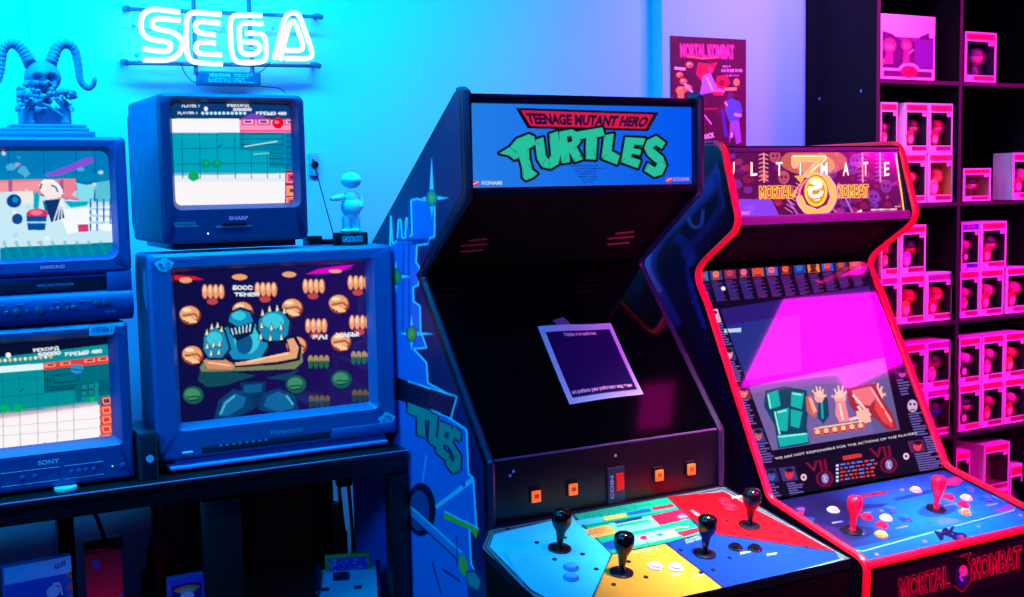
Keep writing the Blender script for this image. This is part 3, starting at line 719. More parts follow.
# the small carved figures, flowers and limbs heaped round the skull
rr = random.Random(11); mb = MB()
for i in range(84):
    x = rr.uniform(118, 395) if i % 3 else rr.uniform(85, 150); y = rr.uniform(290, 440) if i % 2 else rr.uniform(335, 400)
    if 300 < x and not 335 < y < 385: y = rr.uniform(340, 380)
    p = W3(x, y); r = rr.uniform(.0030, .0068)
    mb.ball((p.x, SY-.052-rr.uniform(0, .012), p.z), (r*rr.uniform(.8, 1.5), r, r), 5, lambda u: 1+.25*math.sin(u.x*9)*math.cos(u.z*8))
for i in range(16):
    x = rr.uniform(95, 360); y = rr.uniform(300, 430); p = W3(x, y); a = rr.uniform(0, 6); L = rr.uniform(.008, .018)
    mb.tube([(p.x, SY-.05, p.z), (p.x+L*math.cos(a)*.5, SY-.062, p.z+L*math.sin(a)*.5+.002), (p.x+L*math.cos(a), SY-.055, p.z+L*math.sin(a))], [.003, .0024, .0014], 6)
mb.build('carved_ornament', stm, sk, angle=80)
P = [W3(*p) for p in ((200, 405), (250, 425), (300, 460), (330, 480))]
MB().tube([(p.x, SY-.06, p.z) for p in P], [.005, .0045, .004, .0025], 8).build('carved_limb', stm, sk)
# ================================================================== PLAIN FIGURINE on a round base
fz = 1.500; FY = 3.06
f = fr(310, 150, 478/80)
W3 = lambda x, y: atY(*f(x, y), FY)
fg = thing('figurine', 'plump white vinyl figurine with one arm out on a black round base', 'figurine', (1.15, FY, fz))
cx = W3(240, 520).x; base_r = (W3(338, 530).x-W3(140, 530).x)/2
zb = W3(240, 492).z
MB().lathe([(base_r, 0), (base_r*1.0, zb-fz-.002), (base_r*.97, zb-fz)], (cx, FY, fz), n=32).build('base', mat('base_black', (16, 18, 26), .35), fg)
wv = mat('white_vinyl', (250, 251, 252), .4)
c = Cv((cx-.036, 0, zb-.004), (.056, 0, 0), (0, 0, -(zb-fz)+.009), 90, 20, (16, 18, 26)); c.uv = True
c.text('GHOSTBUSTERS', [(.02, .2), (.98, .2), (.98, .8), (.02, .8)], (150, 200, 220), .02)
o = c.build('base_lettering', lab, None)
me = o.data
for v in me.vertices:
    a = (v.co.x-cx)/base_r; a = max(-.99, min(.99, a)); v.co.y = FY-base_r*math.sqrt(1-a*a)-.0008
me.transform(Matrix.Translation(-WL[fg])); o.parent = fg
def P3(x, y, d=0): p = W3(x, y); return Vector((p.x, FY+d, p.z))
mb = MB()
for x in (222, 272): mb.lathe([(.013, 0), (.015, .006), (.0135, .018), (.015, .026), (.013, .040)], P3(x, 482), n=14)
for x in (218, 272): q = P3(x, 474); mb.ball((q.x-.004, q.y-.006, zb+.0055), (.016, .016, .006), 8)
mb.build('legs', wv, fg)
q = P3(247, 345); MB().ball((q.x, q.y, q.z+.003), (.0285, .026, .0335), 16, lambda u: 1-.08*max(0, u.z)).build('body', wv, fg)
q = P3(242, 275); MB().lathe([(.020, -.014), (.021, 0), (.016, .012)], (q.x, q.y, q.z), n=20).build('chest', wv, fg)
q = P3(245, 182); MB().ball(q, (.0265, .024, .0225), 16, lambda u: 1+.08*(1-abs(u.z))).build('head', wv, fg)
P = [P3(200, 282), P3(165, 284, -.01), P3(130, 290, -.02), P3(108, 295, -.024)]
MB().tube(P, [.0095, .009, .0075, .005], 10).build('arm', wv, fg)
P = [P3(280, 262), P3(300, 285), P3(305, 320, -.006), P3(298, 345, -.01)]
MB().tube(P, [.008, .0085, .008, .006], 10).build('arm', wv, fg)
# ================================================================== AERIAL + SOCKET
an = thing('indoor_aerial', 'thin black rod aerial leaning on its base behind the small charcoal television', 'aerial', (1.07, 3.2, 1.500))
A = atY(336, 244, 3.16); B = atY(313, 160, 3.2)
MB().tube([A, B], .0016, 6).build('rod', wire, an)
MB().ball(B, .003, 6).build('rod_tip', wire, an)
A2 = atY(322, 244, 3.2)
MB().box(A2.x-.012, A2.x+.045, 3.13, 3.19, 1.496, 1.514, .003).build('base', dark, an)
MB().box(A2.x-.055, A2.x-.015, 3.15, 3.21, 1.496, 1.524, .003).build('tuner_box', dark, an)
so = thing('wall_socket', 'small pale socket on the wall right of the charcoal television', 'socket', tuple(atY(314, 165, 3.75)))
A = atY(309, 153, 3.74); B = atY(319, 176, 3.74)
MB().box(A.x, B.x, 3.735, 3.75, B.z, A.z, .004).build('plate', mat('pale_socket', (120, 150, 190), .4), so)
MB().lathe([(.01, 0), (.012, .004)], ((A.x+B.x)/2, 3.735, (A.z+B.z)/2), (0, -1, 0), 16).build('plug', dark, so)
# ================================================================== UNDER THE TABLE
def standing_box(name, label, cat, x0, x1, y, d, z0, z1, art, m, mname='sleeve', rotz=0):
    o = thing(name, label, cat, (x0, y, z0))
    MB().box(x0, x1, y, y+d, z0, z1, .001).build(mname, m, o)
    c = Cv((x0+.001, y-.0008, z1-.001), (x1-x0-.002, 0, 0), (0, 0, -(z1-z0)+.002), 120, int(120*(z1-z0)/(x1-x0)), (20, 20, 30)); c.uv = True
    art(c); p = c.build('cover_print', lab, o)
    if rotz: o.rotation_euler = (0, 0, rotz)
    return o
def a_racing(c):
    c.rect(0, 0, 1, 1, (20, 95, 190)); c.rect(0, .0, 1, .16, (170, 215, 240)); c.rect(0, .45, 1, .62, (10, 30, 110)); c.rect(0, .62, 1, 1, (60, 140, 210))
    c.ell(.73, .36, .14, .12, (20, 30, 80)); c.ell(.70, .31, .10, .06, (160, 215, 235)); c.line([(.70, .24), (.80, .24), (.84, .36)], .03, (190, 225, 240))
    c.poly([(.55, .45), (.72, .40), (.90, .46), (.95, .8), (.60, .8), (.5, .6)], (60, 110, 190)); c.line([(.60, .42), (.35, .62), (.2, .9)], .09, (120, 190, 225)); c.ell(.55, .44, .06, .05, (160, 40, 80))
    c.poly([(.3, .55), (.5, .5), (.52, .8), (.25, .85)], (235, 190, 80)); c.ell(.1, .7, .1, .06, (210, 50, 140))
    c.line([(.02, .8), (.03, .4), (.12, .3), (.14, .5), (.05, .58)], .05, (20, 120, 130))
    for i in range(5): c.poly([(.99, .14+i*.11), (.90, .18+i*.11), (.99, .22+i*.11)], (230, 120, 30))
    c.text('RIDER', [(.74, .06), (.92, .03), (.92, .08), (.74, .11)], (20, 40, 110), .02)
standing_box('game_box', 'large blue racing game box with a helmeted rider under the table', 'box', .215, .376, 3.06, .03, LS, .744, a_racing, mat('box_blue_card', (70, 120, 180), .4), rotz=math.radians(6))
def a_red(c):
    c.rect(0, 0, 1, 1, (130, 10, 50)); c.blotch(22, [(190, 20, 60), (90, 5, 60), (160, 30, 90), (60, 10, 60)], 10, 6, .6); c.ell(.3, .12, .09, .06, (30, 60, 160)); c.ell(.92, .5, .05, .03, (30, 60, 160))
standing_box('game_box', 'dark red patterned game box under the table, beside the blue racing box', 'box', .413, .507, 3.13, .05, LS, .726, a_red, mat('box_red_card', (90, 12, 40), .5))
pw = thing('power_adapter', 'black box lying on top of the dark red game box', 'adapter', (.46, 3.15, .726))
MB().box(.412, .512, 3.13, 3.18, .726, .752, .006).build('case', dark, pw)
MB().tube([(.47, 3.16, .750), (.462, 3.20, .79), (.44, 3.27, .85), (.42, 3.33, .92)], .006, 8).build('cord', wire, pw)
def a_blue(c):
    c.rect(0, 0, 1, 1, (50, 80, 190)); c.poly([(.08, .12), (.92, .12), (.92, .5), (.08, .5)], (20, 40, 120)); c.ell(.5, .22, .36, .06, (230, 130, 60)); c.ell(.5, .26, .24, .05, (90, 200, 160)); c.ell(.5, .36, .2, .08, (190, 215, 240))
standing_box('game_cartridge_box', 'small blue game box lit at the bottom of the under-table shelf', 'box', .622, .718, 3.13, .03, LS, .620, a_blue, mat('box_blue_card'))
# game console with cartridge
gc = thing('cartridge_console', 'white and maroon cartridge game console with a yellow-edged cartridge under the table', 'console', (1.10, 3.05, LS))
cwh = mat('console_white', (225, 228, 230), .4); cmar = mat('console_maroon', (130, 16, 60), .4)
A = atY(312, 597, 2.98); B = atY(377, 597, 2.98)
cx0, cx1 = 1.020, 1.180
prof = rpoly([(2.95, LS), (2.95, .515), (3.00, .532), (3.10, .566), (3.135, .566), (3.135, LS)], [0, .006, .01, .01, .006, 0])
MB().prism(prof, 'x', cx0, cx1).build('body', cwh, gc)
for x0, x1 in ((cx0-.010, cx0), (cx1, cx1+.010)):
    MB().prism(rpoly([(3.00, LS+.02), (3.00, .545), (3.06, .590), (3.12, .590), (3.12, LS+.02)], [0, .01, .01, .01, 0]), 'x', x0, x1).build('controller_holder', cmar, gc)
MB().box(1.058, 1.102, 3.06, 3.085, .55, .571, .002, rot=Matrix.Rotation(.0, 3, 'X')).build('eject_lever', cmar, gc)
MB().box(1.026, 1.046, 3.02, 3.03, .535, .546, .001).build('power_switch', cmar, gc)
MB().box(1.116, 1.136, 3.02, 3.03, .535, .546, .001).build('reset_switch', cmar, gc)
MB().box(cx0+.01, cx1-.01, 2.955, 2.975, .5195, .5245, .001, rot=Matrix.Rotation(.32, 3, 'X')).build('front_stripe', mat('navy_plastic', (20, 30, 90), .4), gc)
cart = thing('game_cartridge', 'yellow-edged cartridge with a blue picture label standing in the white console', 'cartridge', (1.085, 3.11, .566))
x0, x1 = 1.036, 1.164
MB().box(x0, x1, 3.105, 3.122, .556, .612, .003).build('shell', mat('yellow_plastic', (240, 170, 50), .4), cart)
c = Cv((x0+.010, 3.1045, .604), (x1-x0-.018, 0, 0), (0, 0, -.037), 90, 36, (20, 60, 170)); c.uv = True
c.blotch(30, [(40, 120, 220), (10, 30, 120), (120, 190, 240), (30, 160, 170)], 6, 3, .7); c.line([(.05, .3), (.1, .8)], .05, (230, 200, 60)); c.build('picture_label', lab, cart)
gc.rotation_euler = (0, 0, math.radians(-20))
_o = Vector((1.085-1.10, .06, 0)); _o.rotate(Matrix.Rotation(math.radians(-20), 3, 'Z')); cart.rotation_euler = (0, 0, math.radians(-20)); cart.location = (1.10+_o.x, 3.05+_o.y, .566)
# hanging cables
for k, pts in enumerate((((152, 500), (154, 530), (156, 560)), ((163, 500), (160, 530), (157, 562)))):
    tag(MB().tube([atY(x, y, 3.5) for x, y in smooth(list(pts))], .006, 6).build('hanging_cable', wire, origin=atY(156, 561, 3.5)), 'black cable hanging below the table, '+('left' if k == 0 else 'right')+' strand of the crossing pair', 'cable')
for k, pts in enumerate((((338, 474), (341, 510), (346, 545), (347, 575)), ((347, 474), (350, 500), (353, 540), (354, 575)))):
    tag(MB().tube([atY(x, y, 3.55) for x, y in smooth(list(pts))], .006, 6).build('hanging_cable', wire, origin=atY(345, 575, 3.55)), 'black cable hanging against the lit wall strip behind the white console, '+('left' if k == 0 else 'right')+' one', 'cable')
A = atY(345, 480, 3.55)
tag(MB().box(A.x-.03, A.x+.022, 3.53, 3.57, A.z-.02, A.z+.045, .01).build('cable_plug', dark, origin=A), 'black plug block under the tabletop where the console cables meet', 'plug')
P = [(76, 505), (90, 528), (103, 545)]
# stepped black board against the wall
stp = [(.655, 0), (.655, .47), (.675, .47), (.675, .535), (.69, .535), (.69, .58), (.705, .58), (.705, .64), (.727, .64), (.727, .69), (.75, .69), (.75, .73), (.775, .73), (.775, .775), (.80, .775), (.80, .83),
       (1.265, .83), (1.265, .70), (1.285, .70), (1.285, .60), (1.31, .60), (1.31, .50), (1.33, .50), (1.33, .40), (1.35, .40), (1.35, 0)]
bd = tag(MB().prism(stp, 'y', 3.68, 3.72).build('stepped_board', mat('black_board', (8, 8, 11), .6, noise=.5, nscale=9), origin=(1, 3.7, 0)), 'black board with stepped edges against the wall behind the table', 'board')
# ================================================================== LEFT ARCADE CABINET
TXL, TXR = 1.241, 1.952
tc = thing('arcade_cabinet', 'four-player black arcade cabinet with blue TURTLES marquee and coloured control panel', 'arcade cabinet', (1.6, 2.9, 0), 'upright arcade cabinets')
blk = mat('cabinet_black', (4, 6, 20), .36, noise=.25, nscale=8); blk2 = mat('cabinet_matt', (5, 5, 9), .75, spec=.15)
edge = mat('edge_moulding', (26, 34, 70), .3)
prT = [(2.530, 1.880), (2.530, 1.630), (2.822, 1.424), (2.448, .994), (2.448, .10), (2.52, 0), (3.37, 0), (3.37, 1.350), (2.572, 1.884)]
prTr = rpoly(prT, [.012, .02, .03, .006, .01, 0, 0, .02, .012])
for x0, x1 in ((TXL, TXL+.020), (TXR-.020, TXR)):
    s_ = MB().prism(prTr, 'x', x0, x1).build('side_panel', blk, tc)
    path = [Vector(((x0+x1)/2, p[0], p[1])) for p in rpoly(prT[-1:]+prT[:5], [0, .012, .02, .03, .006, 0])]
    MB().tube(path, .0102, 6).build('edge_trim', edge, s_)
xi0, xi1 = TXL+.019, TXR-.019
MB().box(xi0, xi1, 2.556, 2.574, 1.636, 1.872).build('marquee_box', blk, tc)
mf = MB()
mf.box(xi0, xi1, 2.540, 2.556, 1.853, 1.876, .002); mf.box(xi0, xi1, 2.540, 2.556, 1.630, 1.650, .002)
mf.build('marquee_retainer', mat('retainer', (24, 22, 40), .3), tc)
# marquee picture
mx = Cv((xi0, 2.5545, 1.855), (xi1-xi0, 0, 0), (0, 0, -.207), 460, 172, (10, 95, 225), frame=fr(450, 80, 896/270))
def grad_lr(a, b, ka=1, kb=1):
    A, B = np.array(lin(a))*ka, np.array(lin(b))*kb
    return lambda im, U, V: A*(1-U[..., None])+B*U[..., None]
mx.shade(grad_lr((35, 130, 235), (0, 85, 245)))
mx.poly([(218, 93), (692, 108), (657, 170), (258, 161)], (20, 10, 30)); mx.poly([(236, 101), (674, 115), (648, 162), (268, 153)], (225, 25, 75))
mx.text('TEENAGE MUTANT HERO', [(250, 109), (664, 123), (646, 157), (262, 147)], (25, 15, 60), .055)
LET = [[(165, 243), (200, 222), (222, 196), (262, 180), (280, 188), (284, 214), (262, 228), (264, 262), (274, 298), (290, 310), (276, 322), (252, 332), (242, 322), (240, 290), (230, 256), (214, 264), (196, 250)],
       [(282, 200), (310, 190), (318, 252), (328, 264), (336, 250), (330, 180), (358, 170), (370, 238), (360, 278), (334, 294), (306, 288), (290, 262)],
       [(362, 172), (405, 164), (430, 178), (434, 204), (420, 222), (442, 262), (414, 272), (396, 238), (398, 272), (370, 276)],
       [(420, 172), (505, 158), (513, 184), (488, 190), (484, 264), (450, 262), (452, 192), (428, 198)],
       [(512, 184), (543, 178), (536, 236), (563, 250), (554, 280), (503, 260)],
       [(582, 190), (648, 194), (640, 216), (612, 214), (608, 226), (634, 232), (630, 250), (604, 244), (600, 256), (632, 266), (622, 292), (568, 272)],
       [(714, 208), (702, 228), (684, 216), (672, 226), (706, 254), (717, 282), (704, 312), (678, 321), (644, 300), (656, 276), (680, 290), (688, 278), (656, 250), (644, 226), (654, 200), (684, 186)]]
for P in LET:
    mx.line(P+[P[0]], 17, (8, 20, 30))
    for q in P: mx.ell(q[0], q[1], 8.5, 8.5, (8, 20, 30))
for P in LET: mx.poly(P, (40, 195, 160))
mx.poly([(388, 188), (404, 186), (406, 204), (391, 208)], (8, 20, 30))
rr = random.Random(5)
for P in LET:
    for _ in range(6):
        i = rr.randrange(len(P)); a = P[i]; g = (sum(p[0] for p in P)/len(P), sum(p[1] for p in P)/len(P)); t = rr.uniform(.25, .6)
        b = (a[0]+(g[0]-a[0])*t, a[1]+(g[1]-a[1])*t); m_ = ((a[0]+b[0])/2+rr.uniform(-5, 5), (a[1]+b[1])/2+rr.uniform(-5, 5)); mx.line([a, m_, b], 1.8, (20, 110, 90))
for i in range(7):
    w = 62-i*7; mx.scrib(462-w, 282+i*9, 462+w, 289+i*9, 1, (20, 50, 150), seed=i+1, ch=5, a=.9)
mx.text('KONAMI', [(106, 334), (173, 334), (173, 347), (106, 347)], (200, 215, 235), .03)
mx.ell(86, 342, 10, 9, (225, 40, 70)); mx.line([(78, 346), (95, 336)], 3, (240, 220, 230))
mx.text('KONAMI', [(740, 322), (793, 321), (793, 334), (740, 335)], (190, 140, 200), .03)
mx.ell(726, 331, 10, 9, (225, 40, 70)); mx.line([(718, 334), (735, 326)], 3, (240, 200, 230))
mx.build('marquee', artmat('marquee_glow', es=.95, rough=.12, spec=.5), tc)
# hood underside with speaker slots
hd = MB().prism([(2.56, 1.636), (2.815, 1.438), (2.835, 1.45), (2.60, 1.65)], 'x', xi0, xi1).build('hood', blk2, tc)
red_sl = mat('slot_red', (150, 30, 70), .5, emit=(170, 20, 70), es=.12)
f = fr(450, 80, 896/270)
nH = Vector((0, -.2, -.255)).normalized()
for gx in (0, 487):
    for (a, b, y) in ((62, 122, 530), (36, 122, 547), (36, 108, 566)):
        P = [onplane(*f(gx+q[0], q[1]-(24 if gx else 0)), (1.3, 2.56, 1.636), Vector((0, .198, .255))) for q in ((a, y+3), (b, y-3))]
        MB().tube(P, .0032, 6).build('speaker_slot', red_sl, hd)
# screen glass
MB().prism([(2.812, 1.424), (2.452, 1.000), (2.465, .99), (2.83, 1.41)], 'x', xi0, xi1).build('screen_glass', mat('smoked_glass', (2, 3, 8), .07, spec=.7), tc)
# coin panel and ledge
MB().box(xi0, xi1, 2.450, 2.48, .80, .996, .002).build('coin_panel', blk, tc)
MB().tube([(xi0, 2.454, .9955), (xi1, 2.454, .9955)], .0045, 6).build('ledge_trim', mat('ledge_violet', (90, 70, 130), .35), tc)
orange = mat('coin_button_orange', (255, 120, 40), .4, emit=(255, 100, 25), es=.75)
for x, y in ((535, 495), (572, 488), (658, 474), (690, 468)):
    A = atY(x, y, 2.449)
    b_ = MB().box(A.x-.016, A.x+.014, 2.444, 2.452, A.z-.018, A.z+.02, .002).build('coin_button_housing', dark, tc)
    MB().box(A.x-.0125, A.x+.0125, 2.440, 2.446, A.z-.017, A.z+.012, .002).build('coin_button', orange, b_)
    MB().box(A.x-.006, A.x+.006, 2.4392, 2.4402, A.z-.006, A.z+.004).build('coin_mark', mat('coin_mark', (170, 50, 20), .5, emit=(190, 50, 10), es=.4), b_)
A = atY(616, 486, 2.449)
cs = MB().box(A.x-.027, A.x+.024, 2.443, 2.452, A.z-.045, A.z+.05, .003).build('coin_lock_plate', mat('steel_plate', (60, 66, 96), .3, metal=.6), tc)
MB().box(A.x-.004, A.x+.019, 2.439, 2.445, A.z-.01, A.z+.034, .002).build('coin_slot', mat('coin_slot_red', (150, 10, 20), .3, emit=(220, 25, 15), es=.5), cs)
word3('coin_lettering', 'COIN', (A.x-.021, 2.443, A.z-.03), (0, 0, .06), (.010, 0, 0), pl, cs)
MB().box(A.x-.03, A.x+.02, 2.441, 2.447, A.z-.06, A.z-.047, .001).build('coin_name_plate', mat('steel_plate'), cs)
f = fr(480, 300, 776/260)
for x, y in ((90, 525), (100, 512), (405, 465)):
    A = atY(*f(x, y), 2.449); MB().box(A.x-.003, A.x+.003, 2.449, 2.451, A.z-.003, A.z+.004).build('paint_chip', mat('chip_white', (170, 190, 220), .5), tc)
# control panel
nP = Vector((0, -.189, 1)).normalized(); pT0 = (1.25, 2.44, .84)
def zT(y): return .84-.189*(2.44-y)
BL = onplane(489, 529, pT0, nP); LL = onplane(482, 548, pT0, nP); RR = onplane(851, 559, pT0, nP); BR = onplane(722, 487, pT0, nP)
BL.y = BR.y = 2.446; BL.x = 1.236; BR.x = 1.953
yF = RR.y; hexp = [(BL.x, BL.y), (LL.x, LL.y), (LL.x+.004, yF+.05), (LL.x+.05, yF), (RR.x, yF), (BR.x, BR.y)]
top = [(x, y, zT(y)) for x, y in hexp]
MB().loft([[(x, y, z-.022) for x, y, z in top], top]).build('control_panel', blk, tc)
MB().loft([[(1.6+(x-1.6)*.97, 2.45+(y-2.45)*.97, z-.11-(2.45-y)*.10) for x, y, z in top], [(1.6+(x-1.6)*.985, 2.45+(y-2.45)*.985, z-.022) for x, y, z in top]]).build('control_box', blk2, tc)
ctop, cbot = 2.4455, yF
X0, X1 = LL.x-.002, max(RR.x, BR.x)+.002
def inpoly(poly):
    def fn(U, V, X0=0, dX=1, Y0=0, dY=1):
        x = X0+U*dX; y = Y0+V*dY; m = np.zeros(x.shape, bool)
        for i in range(len(poly)):
            ax, ay = poly[i-1]; bx, by = poly[i]
            if ay == by: continue
            m ^= ((ay > y) != (by > y)) & (x < (bx-ax)*(y-ay)/(by-ay)+ax)
        return m
    return fn
hp = inpoly(hexp)
c = Cv((X0, ctop, zT(ctop)+.0008), (X1-X0, 0, 0), (0, cbot-ctop, zT(cbot)-zT(ctop)), 440, 250, (14, 18, 40), frame=fr(480, 470, 1024/380))
c.poly([(8, 210), (28, 163), (655, 46), (998, 242), (664, 338), (640, 345), (340, 430), (135, 350)], (90, 130, 140))
c.poly([(13, 210), (31, 166), (655, 49), (990, 241), (660, 334), (340, 426), (135, 342)], (14, 18, 50))
c.poly([(17, 209), (33, 169), (655, 52), (983, 240), (655, 331), (340, 422), (135, 336)], (90, 130, 140))
c.poly([(24, 208), (37, 172), (655, 57), (972, 238), (650, 326), (340, 416), (138, 328)], (20, 30, 70))
SKY, GRN, ORG, BLU, RED = (60, 215, 240), (0, 175, 120), (255, 165, 50), (0, 55, 205), (255, 0, 22)
c.poly([(27, 207), (39, 174), (246, 124), (355, 226), (300, 345), (280, 400), (140, 322)], SKY)
c.poly([(250, 119), (502, 72), (603, 170), (500, 197), (355, 226)], GRN)
c.poly([(358, 228), (497, 198), (665, 325), (340, 412), (285, 400), (303, 345)], ORG)
c.poly([(503, 196), (612, 170), (955, 219), (968, 238), (668, 323)], BLU)
c.poly([(506, 72), (655, 59), (950, 217), (614, 168)], RED)
for a, b in (((250, 119), (355, 226)), ((355, 226), (290, 380)), ((355, 227), (500, 197)), ((500, 197), (668, 327)), ((504, 72), (612, 169)), ((612, 169), (955, 219)), ((250, 119), (504, 72)), ((500, 197), (612, 169))): c.line([a, b], 3.2, (15, 20, 60))
g = fr(560, 480, 6.4); old = c.f; c.f = g
c.scrib(150, 220, 590, 262, 3, (10, 110, 130), sl=-.2, seed=3, ch=12)
c.poly([(135, 300), (760, 185), (765, 190), (140, 307)], (15, 90, 110))
c.poly([(95, 262), (265, 235), (280, 265), (120, 290)], (60, 180, 235)); c.poly([(275, 238), (415, 213), (430, 232), (290, 260)], (240, 180, 90)); c.poly([(425, 210), (575, 182), (588, 203), (440, 228)], (20, 80, 200)); c.poly([(585, 178), (720, 152), (738, 172), (598, 196)], (200, 25, 70))
c.poly([(162, 318), (310, 287), (368, 340), (212, 372)], (240, 165, 80)); c.scrib(180, 322, 330, 360, 4, (120, 60, 30), sl=-.2, seed=8, ch=8)
c.poly([(312, 282), (572, 230), (640, 298), (385, 345)], (110, 220, 240)); c.poly([(345, 270), (520, 235), (535, 248), (360, 283)], (15, 50, 110)); c.poly([(350, 290), (560, 250), (585, 268), (370, 305)], (40, 160, 110)); c.scrib(395, 310, 590, 335, 2, (60, 130, 200), sl=-.18, seed=9, ch=10)
c.poly([(578, 228), (765, 190), (835, 245), (640, 290)], (205, 20, 65)); c.scrib(600, 235, 720, 268, 3, (120, 5, 50), sl=-.2, seed=7, ch=9); c.ell(785, 235, 26, 18, (70, 90, 180)); c.line([(752, 236), (815, 232)], 8, (230, 180, 110))
c.poly([(262, 405), (385, 375), (380, 440), (320, 448)], (15, 70, 190)); c.poly([(480, 350), (720, 305), (765, 360), (480, 420)], (130, 220, 235)); c.ell(535, 370, 24, 14, (210, 30, 70)); c.ell(640, 350, 22, 10, (30, 120, 190)); c.ell(700, 362, 20, 8, (230, 180, 110)); c.ell(560, 400, 12, 6, (60, 130, 190)); c.line([(705, 330), (735, 305), (820, 298)], 8, (240, 170, 90))
c.poly([(745, 335), (900, 300), (925, 322), (790, 365)], (200, 25, 65)); c.scrib(660, 290, 850, 292, 1, (20, 100, 150), sl=-.18, seed=2, ch=10)
c.text('PLAYER 3', [(440, 462), (620, 430), (630, 440), (450, 472)], (235, 215, 210), .01); 
c.text('PLAYER 4', [(830, 195), (855, 190), (925, 245), (905, 255)], (240, 190, 210), .01)
c.text('PLAYER 2', [(800, 380), (910, 348), (915, 358), (806, 392)], (170, 210, 250), .01); c.text('START GAME', [(806, 396), (915, 362), (918, 372), (810, 408)], (170, 210, 250), .01)
c.f = old
for x, y in ((525, 283), (587, 284), (712, 224), (783, 228), (690, 75)): c.text('JUMP', [(x-12, y-3), (x+16, y-6), (x+17, y), (x-11, y+4)], (220, 235, 245), .01)
c.text('PLAYER 1', [(60, 222), (70, 222), (120, 300), (112, 305)], (60, 150, 210), .01)
c.build('control_overlay', artmat('printed_overlay', rough=.5, spec=.18), tc, clip=lambda U, V: hp(U, V, X0, X1-X0, ctop, cbot-ctop))
jb = mat('joystick_black', (10, 11, 16), .18)
f = fr(480, 470, 1024/380)
def joystick(base, topx, parent, m, plate, k=1.0, nrm=nP, r=.0235):
    ax = Vector((.09, -.03, 1)).normalized(); B = Vector(base)
    o = MB().lathe([(.0275*k, -.001), (.0275*k, .003), (.024*k, .0045), (.012*k, .006)], B, nrm, 24).build('joystick', plate, parent)
    MB().lathe([(.010*k, .004), (.0085*k, .010), (.0068*k, .014), (.0095*k, .030), (.0115*k, .041), (r*.80*k, .052), (r*.98*k, .062), (r*k, .078), (r*.93*k, .087), (r*.65*k, .093), (.003, .0955)], B, ax, 24).build('grip', m, o)
    return o
for x, y in ((214, 213), (381, 278), (605, 227), (726, 151)):
    joystick(onplane(*f(x, y), pT0, nP)+nP*.001, None, tc, jb, mat('joystick_plate', (20, 22, 34), .2))
def push_button(P, nrm, parent, m, mr, r=.0145):
    o = MB().lathe([(r*1.25, 0), (r*1.25, .0025), (r*1.1, .0045), (r*.95, .0045)], P, nrm, 24).build('push_button', mr, parent)
    MB().lathe([(r*.9, .002), (r*.9, .0075), (r*.8, .009), (.002, .0095)], P, nrm, 24).build('plunger', m, o)
    return o
bcols = {'c': (mat('button_cyan', (70, 190, 245), .3), mat('button_ring_blue', (40, 130, 225), .3)), 'w': (mat('button_white', (250, 235, 230), .3), mat('button_ring_white', (245, 225, 220), .3)), 'k': (jb, mat('button_ring_black', (16, 17, 24), .25)), 'r': (mat('button_red', (235, 30, 60), .3), mat('button_ring_red', (225, 20, 60), .3))}
for x, y, k in ((245, 265, 'c'), (245, 292, 'c'), (472, 262, 'w'), (527, 266, 'w'), (688, 211, 'k'), (740, 214, 'k'), (658, 88, 'r'), (676, 104, 'r')):
    push_button(onplane(*f(x, y), pT0, nP)+nP*.0008, nP, tc, *bcols[k])
sc_ = mat('screw_dark', (24, 30, 60), .3, metal=.4)
for x, y in ((75, 160), (153, 197), (201, 242), (276, 228), (228, 183), (313, 268), (360, 310), (447, 290), (400, 248), (540, 217), (595, 278), (628, 270), (664, 138), (785, 162), (880, 207), (722, 178), (672, 237)):
    MB().lathe([(.006, 0), (.005, .002), (.001, .0025)], onplane(*f(x, y), pT0, nP)+nP*.0008, nP, 12).build('panel_screw', sc_, tc)
# lower body, back, top
MB().box(xi0, xi1, 2.50, 2.52, .03, .80, .002).build('front_door', blk, tc)
MB().box(xi0, xi1, 3.34, 3.36, .02, 1.35).build('back_panel', blk2, tc)
MB().prism([(2.556, 1.866), (2.572, 1.872), (3.36, 1.343), (3.35, 1.33)], 'x', xi0, xi1).build('top_panel', blk2, tc)
# side picture
sp = inpoly([(p[0], p[1]) for p in [(2.545, 1.872), (2.545, 1.640), (2.835, 1.424), (2.465, .992), (2.465, .12), (3.36, .12), (3.36, 1.34), (2.575, 1.868)]])
Y0, Y1, Z0, Z1 = 3.36, 2.46, 1.89, .45
a1 = fr(370, 80, 454/190); a2 = fr(380, 320, 388/180)
c = Cv((TXL-.0008, Y0, Z0), (0, Y1-Y0, 0), (0, 0, Z1-Z0), 240, 460, (12, 28, 84), frame=a1)
cyan_l = (140, 235, 250)
sky_r = [(30, 420), (48, 400), (50, 325), (54, 392), (65, 385), (68, 335), (74, 335), (77, 378), (84, 378), (86, 330), (91, 332), (93, 374), (100, 372), (98, 288), (112, 285), (154, 292), (154, 374), (140, 380), (138, 392), (112, 396), (110, 436), (118, 448), (116, 490), (103, 496), (104, 530), (119, 540), (121, 600)]
low = [a2(*p) for p in [(96, 10), (100, 60), (72, 62), (100, 92), (103, 136), (163, 168), (150, 212), (186, 236), (190, 332), (200, 338), (208, 455), (192, 452), (196, 525), (236, 600)]]
inv = lambda p: ((p[0]-370)*454/190, (p[1]-80)*454/190)
right = sky_r+[inv(p) for p in low[1:]]
c.poly(right+[(60, 1400), (-400, 1400), (-400, 500)], (26, 112, 205))
c.line(right, 4, cyan_l)
c.poly([(60, 395), (100, 392), (100, 380), (140, 378), (140, 390), (108, 395)], (15, 60, 150)); c.line([(60, 382), (140, 384)], 5, (10, 40, 110)); c.line([(92, 300), (94, 600)], 3, (15, 60, 150)); c.line([(80, 395), (78, 600)], 3, (15, 60, 150))
